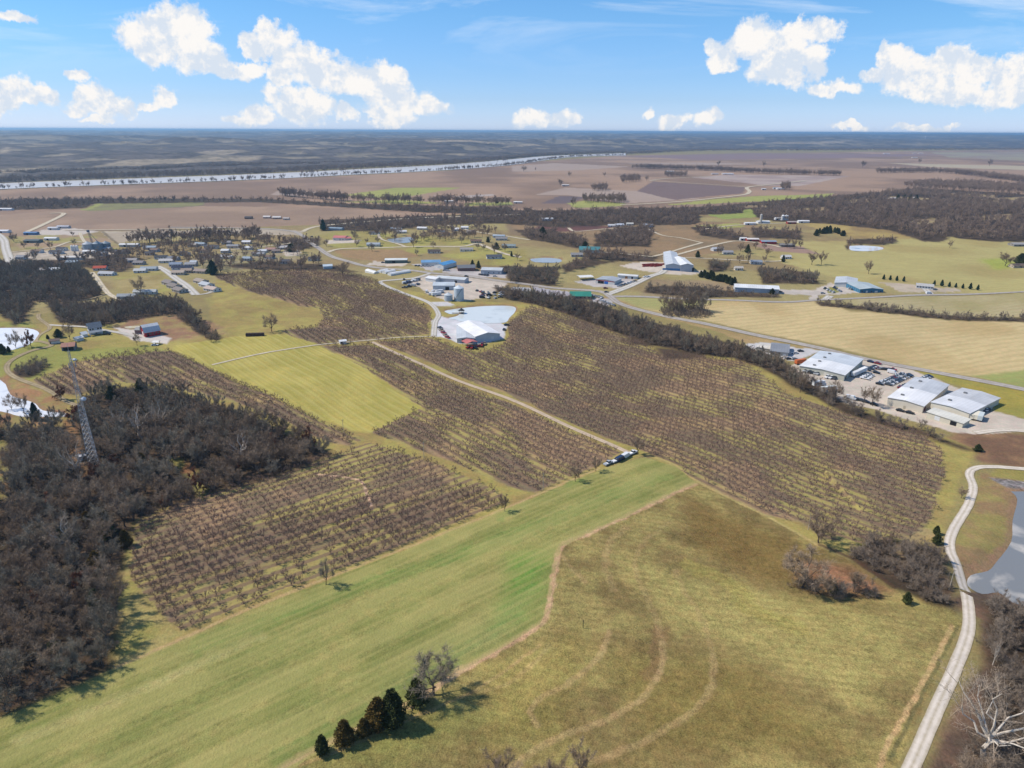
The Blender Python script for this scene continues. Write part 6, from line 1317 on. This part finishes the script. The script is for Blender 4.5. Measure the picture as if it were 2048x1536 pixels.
# single trees
SINGLE = [ # kind, x, y, height, spread factor, label
 ('cedar',645,1506,6.3,1.1,'small rounded cedar, lowest of the cedar row at the bottom'), ('bronze',690,1484,7.8,1.2,'bronze-topped cedar second from the bottom of the cedar row'), ('bronze',728,1470,6.0,1.15,'thin brownish cedar between two bigger ones'), ('bronze',757,1452,10.2,1.15,'broad bronze cedar touching the tallest cedar'), ('cedar',786,1449,12.6,1.05,'tallest dark cedar of the row below the green field'), ('cedar',834,1406,9,1.2,'dark conical cedar beside the spreading bare tree'),
 ('oakg',868,1390,13,1.35,'spreading grey bare tree at the upper end of the cedar row'), ('oak',1000,1580,9.5,1.1,'leafless tree rising from the bottom edge, left one'), ('oak',1100,1600,11,1.0,'broad leafless tree at the bottom edge in the middle'), ('oak',1160,1556,10,.7,'tall thin leafless tree at the bottom edge'), ('cedar',1185,1575,6,1.1,'dark cedar peeking over the bottom edge'), ('oak',1050,1640,10,1.1,'twiggy crown low at the bottom edge'), ('oak',1260,1610,8,1.0,'pale twiggy crown just cut by the bottom edge'),
 ('oak',1010,1023,7.4,.75,'small dark bare tree on the top edge of the green field'), ('oak',1151,963,8.2,.75,'bare tree on the green field edge, left of the upper pair'), ('oak',1192,943,7.5,.8,'bare tree on the green field edge, right of the upper pair'), ('oak',1275,909,8,.95,'bare tree with a dark shadow beside the parked vehicles'), ('oakg',652,1169,9.5,.75,'grey bare tree at the lower edge of the near orchard'),
 ('oak',1638,1086,13,1.2,'round bare tree where orchard and pasture meet'), ('oak',1604,1176,15,1.3,'wide pale bare tree left of the gully'), ('oak',1654,1192,8,.7,'thin bare tree in the gully brush'), ('oak',1706,1184,9,.8,'bare tree in the brown gully below the thicket'), ('cedar',1668,1188,4.2,1.2,'small dark evergreen bush in the gully'),
 ('oak',543,663,13.5,1.05,'large lone dark bare tree above the yellow-green meadow'), ('oak',422,684,7.5,1.1,'small lone bare tree at the left corner of the meadow'), ('oak',505,552,8,.9,'small round tree at the top orchard edge, left one'), ('oak',529,549,8,.9,'small round tree at the top orchard edge, middle one'), ('oak',562,548,8,.9,'small round tree at the top orchard edge, right one'),
 ('oak',1922,996,4.6,1.1,'stunted bare tree in the grass beside the gravel road bend'), ('cedar',1873,1087,4.6,1.5,'round dark evergreen beside the white road'), ('cedar',1872,1068,4,1.3,'smaller evergreen above the round one by the road'), ('cedar',1813,1206,4.6,1.2,'green cedar in front of the thicket'), ('cedar',1955,902,4,1.8,'dark evergreen at the end of the hedgerow'),
 ('syc',137,1108,13,1.0,'bright white sycamore in the left woods'), ('syc',240,872,13,.8,'pale pinkish sycamore left of three above the woods'), ('syc',283,876,14,1.0,'pale forked sycamore in the middle of three'), ('syc',322,864,14,.9,'pale sycamore right of three above the woods'),
 ('bigsyc',1968,1512,24,1.0,'huge white-branched sycamore in the lower right corner'), ('oak',1850,1600,8,.9,'dark twiggy tree over the road at the bottom'), ('oak',1930,1600,11,1.1,'brown leafless tree under the big white sycamore'), ('syc',1985,1330,9,.25,'thin white sapling right of the gravel road'),
 ('oak',32,698,13,.8,'tall thin bare tree in front of the left pond'), ('rust',62,694,11,.9,'brown-leaved tree at the right end of the left pond'), ('oak',47,693,7,.6,'sapling between two trees by the left pond'), ('cedar',6,707,7.5,1.4,'round dark cedar at the left edge by the pond'), ('cedar',18,704,4.5,1.2,'small cedar right of the round one by the pond'), ('cedar',96,678,3.6,1.2,'tiny cedar beside the farm lane'), ('cedar',118,675,7,1.6,'broad dark cedar left of the farmhouse'), ('oak',140,680,12,.8,'bare tree right behind the broad dark cedar'), ('oak',275,691,9,.7,'dark bare tree in front of the red barn'), ('oak',127,655,9,.8,'bare tree at the lane fork above the farmhouse'), ('oak',210,652,14,.8,'tall bare tree behind the farmhouse'),
 ('spruce',73,840,11,.9,'dark spruce between woods and the lower left pond'), ('oak',25,822,10,.8,'bare tree at the bank of the lower left pond'), ('oak',48,826,10,.8,'second bare tree on the bank of the lower left pond'), ('rust',122,800,8,1.1,'rust-leaved tree at the end of the farm lane'), ('rust',150,838,9,1.3,'wide rust-leaved tree beside the lattice tower'), ('rust',330,1010,6,1,'small orange-brown tree at the edge of the woods, lower one'), ('rust',412,975,7,1,'small orange-brown tree at the edge of the woods, upper one'),
 ('oak',281,590,17,.95,'tall dark bare tree above the lane woods'), ('spruce',426,549,17,1.4,'dark green spruce at the top left orchard corner'), ('oak',442,548,13,1,'brown tree right of the dark spruce'), ('spruce',647,461,19,1.0,'tall dark spruce on the town rise'), ('cedar',582,503,11,2.2,'very wide dark cedar inside a round drive'), ('oak',607,505,8,1.2,'small tree right of the wide cedar'), ('oak',686,552,16,1.2,'large round bare tree above the orchard'), ('oak',653,493,10,1.1,'bare tree below the salmon-roofed building'), ('oak',714,493,10,1.1,'bare tree left of the pale ranch house'),
 ('cedar',945,534,9,1,'dark cedar behind the brick building, left one'), ('cedar',957,536,9,1,'dark cedar behind the brick building, right one'), ('cedar',993,499,10,1.3,'dark round evergreen on the park road'), ('cedar',1023,513,7,.9,'small evergreen near the park road end'), ('cedar',976,485,9,1,'evergreen behind the park road'), ('cedar',1170,503,14,1.5,'dark evergreen behind the teal-roofed lodge'), ('cedar',1085,474,16,1.5,'broad dark evergreen in the central woods'),
 ('cedar',1395,515,9,1.3,'dark evergreen behind the steel works'), ('cedar',1495,506,12,1,'evergreen beside bare trees on the upper lane'), ('cedar',1566,524,9,1,'round dark evergreen left of the small white house'), ('oak',1624,530,14,1.05,'round bare tree on the hay field edge, left one'), ('oak',1642,529,14,1.05,'round bare tree on the hay field edge, right one'), ('oak',1574,496,14,.8,'bare tree by the low open shed, left one'), ('oak',1588,496,13,.8,'bare tree by the low open shed, middle one'), ('oak',1600,497,12,.8,'bare tree by the low open shed, right one'), ('oak',1737,548,15,.8,'pale bare tree in the hay field near the plant'), ('oak',1899,496,10,.9,'small lone dark tree in the middle of the hay field'), ('oak',2010,532,16,1.3,'wide bare tree at the far right house'), ('cedar',2040,528,14,1.8,'dark evergreen mass at the far right house'), ('oak',1495,528,14,.6,'slender pale tree above the log yard'),
 ('cedar',1544,588,6,1.6,'round bush in front of the long warehouse'), ('oak',1705,764,10,.9,'bare tree in front of the hedge on the gravel yard') if False else ('oak',1668,800,12,.9,'pale bare tree at the edge of the gravel yard'), ('oak',1727,806,9,.8,'left bare yard tree beside dark cars'), ('oak',1745,812,12,.8,'right bare yard tree beside dark cars'), ('oak',1600,785,11,.8,'brown bare tree in the hedge below the motorhomes'),
 ('oak',1139,353,17,1,'lone tree on the plowed plain, centre'), ('oak',1209,353,15,1.1,'lone round tree on the plowed plain, right of centre'), ('oak',1120,373,22,.9,'lone tree beside the white shed on the plain'), ('oak',1725,335,30,1.1,'large lone tree on the far right plain'), ('oak',1839,327,26,.8,'slim lone tree on the far right plain'), ('oak',1979,332,30,.9,'tall lone tree at the far right of the plain'), ('oak',1437,332,24,1,'far lone tree above the treeline'), ('oak',1528,334,24,1,'far lone tree on the plain near the far woods'), ('oak',1146,414,20,.9,'lone tree at the end of the bright green strip'), ('cedar',994,407,13,1,'small dark tree on the bright green strip'), ('oak',1048,343,22,1.3,'clumped trees on the tan plain strip'), ('oak',1071,342,14,.5,'slim tree right of the clump on the tan strip'), ('oak',1293,362,16,1,'round tree at the plain crossroads')]
BIGS = pair('big sycamore', bare(777, 20, 10.5, .26, 11, 2600, 1.5, .05, r0=.55, up=.35), M_syc, M_sytw)
PR = {'cedar': (lambda: CED[random.choice((0, 2))], 8.), 'bronze': (lambda: CED[1], 8.), 'oak': (lambda: OAK[random.choice((0, 2, 3, 5))], 13.8), 'oakg': (lambda: OAK[1], 13.8), 'rust': (lambda: RUST[random.randrange(2)], 9.), 'syc': (lambda: SYC[random.randrange(2)], 15.), 'spruce': (lambda: SPR[0], 12.), 'bigsyc': (lambda: BIGS, 20.)}
NMS = {'cedar': 'cedar', 'bronze': 'cedar', 'oak': 'bare_tree', 'oakg': 'bare_tree', 'rust': 'leafy_oak', 'syc': 'sycamore', 'spruce': 'spruce', 'bigsyc': 'sycamore'}
for (k, px, py, h, sf, lab) in SINGLE:
    x, y = P(px, py); f, h0 = PR[k]; tree(NMS[k], f(), x, y, h/h0, lab, sx=sf)
for i, px in enumerate((1767,1780,1793,1807)): x, y = P(px, 559+i*1.3); tree('spruce', SPR[0], x, y, .5, 'small dark spruce in the short row behind the tan lot', group='short spruce row')
for i, px in enumerate((1868,1883,1898,1911,1925,1940,1955)): x, y = P(px, 570.5+i*1.6); tree('spruce', SPR[0], x, y, random.uniform(.45, .62), 'small dark spruce in the row of seven beside the small office', group='row of seven spruces')
for i in range(16): x, y = P(1402+i*4.4+random.uniform(-2, 2), 552+i*1.1+random.uniform(-3, 3)); tree('cedar', CED[2], x, y, random.uniform(.8, 1.2), 'dark cedar in the clump above the long warehouse', group='cedars above the long warehouse', sx=1.3)
for i in range(12): x, y = P(1632+i*5+random.uniform(-2, 2), 462+abs(i-5)*1.5+random.uniform(-2, 4)); tree('cedar', CED[0], x, y, random.uniform(1.0, 1.5), 'dark cedar on the slope behind the hay field', group='cedars behind the hay field', sx=1.3)
for i, px in enumerate((1795,1808,1820,1832)): x, y = P(px, 401+i*.4); tree('cedar', CED[0], x, y, 1.9, 'tall dark cedar by the far pale house', group='four cedars by the far pale house', sx=1.2)
for i in range(11): x, y = P(1328+i*8+random.uniform(-3, 3), 622+random.uniform(-7, 6)+i*.6); tree('bare_tree', OAK[random.randrange(6)], x, y, random.uniform(.9, 1.35), 'tall bare tree of the clump beside the highway bend', group='tall clump beside the highway bend', sx=.75)
cl = PP([(1318,622),(1340,612),(1400,616),(1424,632),(1400,640),(1330,634)]); x, y = scatter(cl, 3.5, 5); stuff('undergrowth', 'dark bare brush under the tall clump by the highway', J_SML, x, y, rng.uniform(.4, .8, len(x)), 'brush')
# town and lawn trees
tt = [(640,470),(700,458),(800,470),(880,500),(900,515),(800,512),(690,500),(650,490)], [(880,470),(1000,476),(1060,500),(1050,525),(960,528),(880,512)], [(400,590),(440,560),(430,545),(400,552)], [(20,480),(150,470),(240,490),(160,500),(20,505)], [(1430,490),(1560,500),(1560,540),(1430,535)]
for i, q in enumerate(tt):
    x, y = scatter(PP(q), 30, 60+i); k = clear_of_buildings(x, y, 3) & off_road(x, y) & (rng.random(len(x)) < .5); x, y = x[k], y[k]
    for a, b in zip(x, y): tree('bare_tree', OAK[random.randrange(6)], a, b, random.uniform(.5, .95), 'leafless yard tree on the %s' % ('park lawn', 'lawn by the park road', 'village edge', 'town green', 'farmyard above the steel works')[i], group='yard trees on the %s' % ('park lawn', 'lawn by the park road', 'village edge', 'town green', 'farmyard above the steel works')[i])

# ------------------------------------------------------------------ haze
def haze():
    m = MB(); m.box(-70000, -70000, -40, 70000, 70000, 172); me = mesh_np('haze', m.V, m.F)
    mt = bpy.data.materials.new('haze'); mt.use_nodes = True; nt = mt.node_tree; nt.nodes.clear(); N, L, n = mk(nt)
    v = n('ShaderNodeVolumePrincipled'); v.inputs['Color'].default_value = (.38, .64, .90, 1); v.inputs['Density'].default_value = HAZE; v.inputs['Anisotropy'].default_value = .3
    o = n('ShaderNodeOutputMaterial'); L.new(v.outputs[0], o.inputs['Volume']); me.materials.append(mt)
    setp(add('haze', me), 'thin blue air haze over the whole valley', 'haze', kind='stuff')
HAZE = 0.000065
if HAZE: haze()
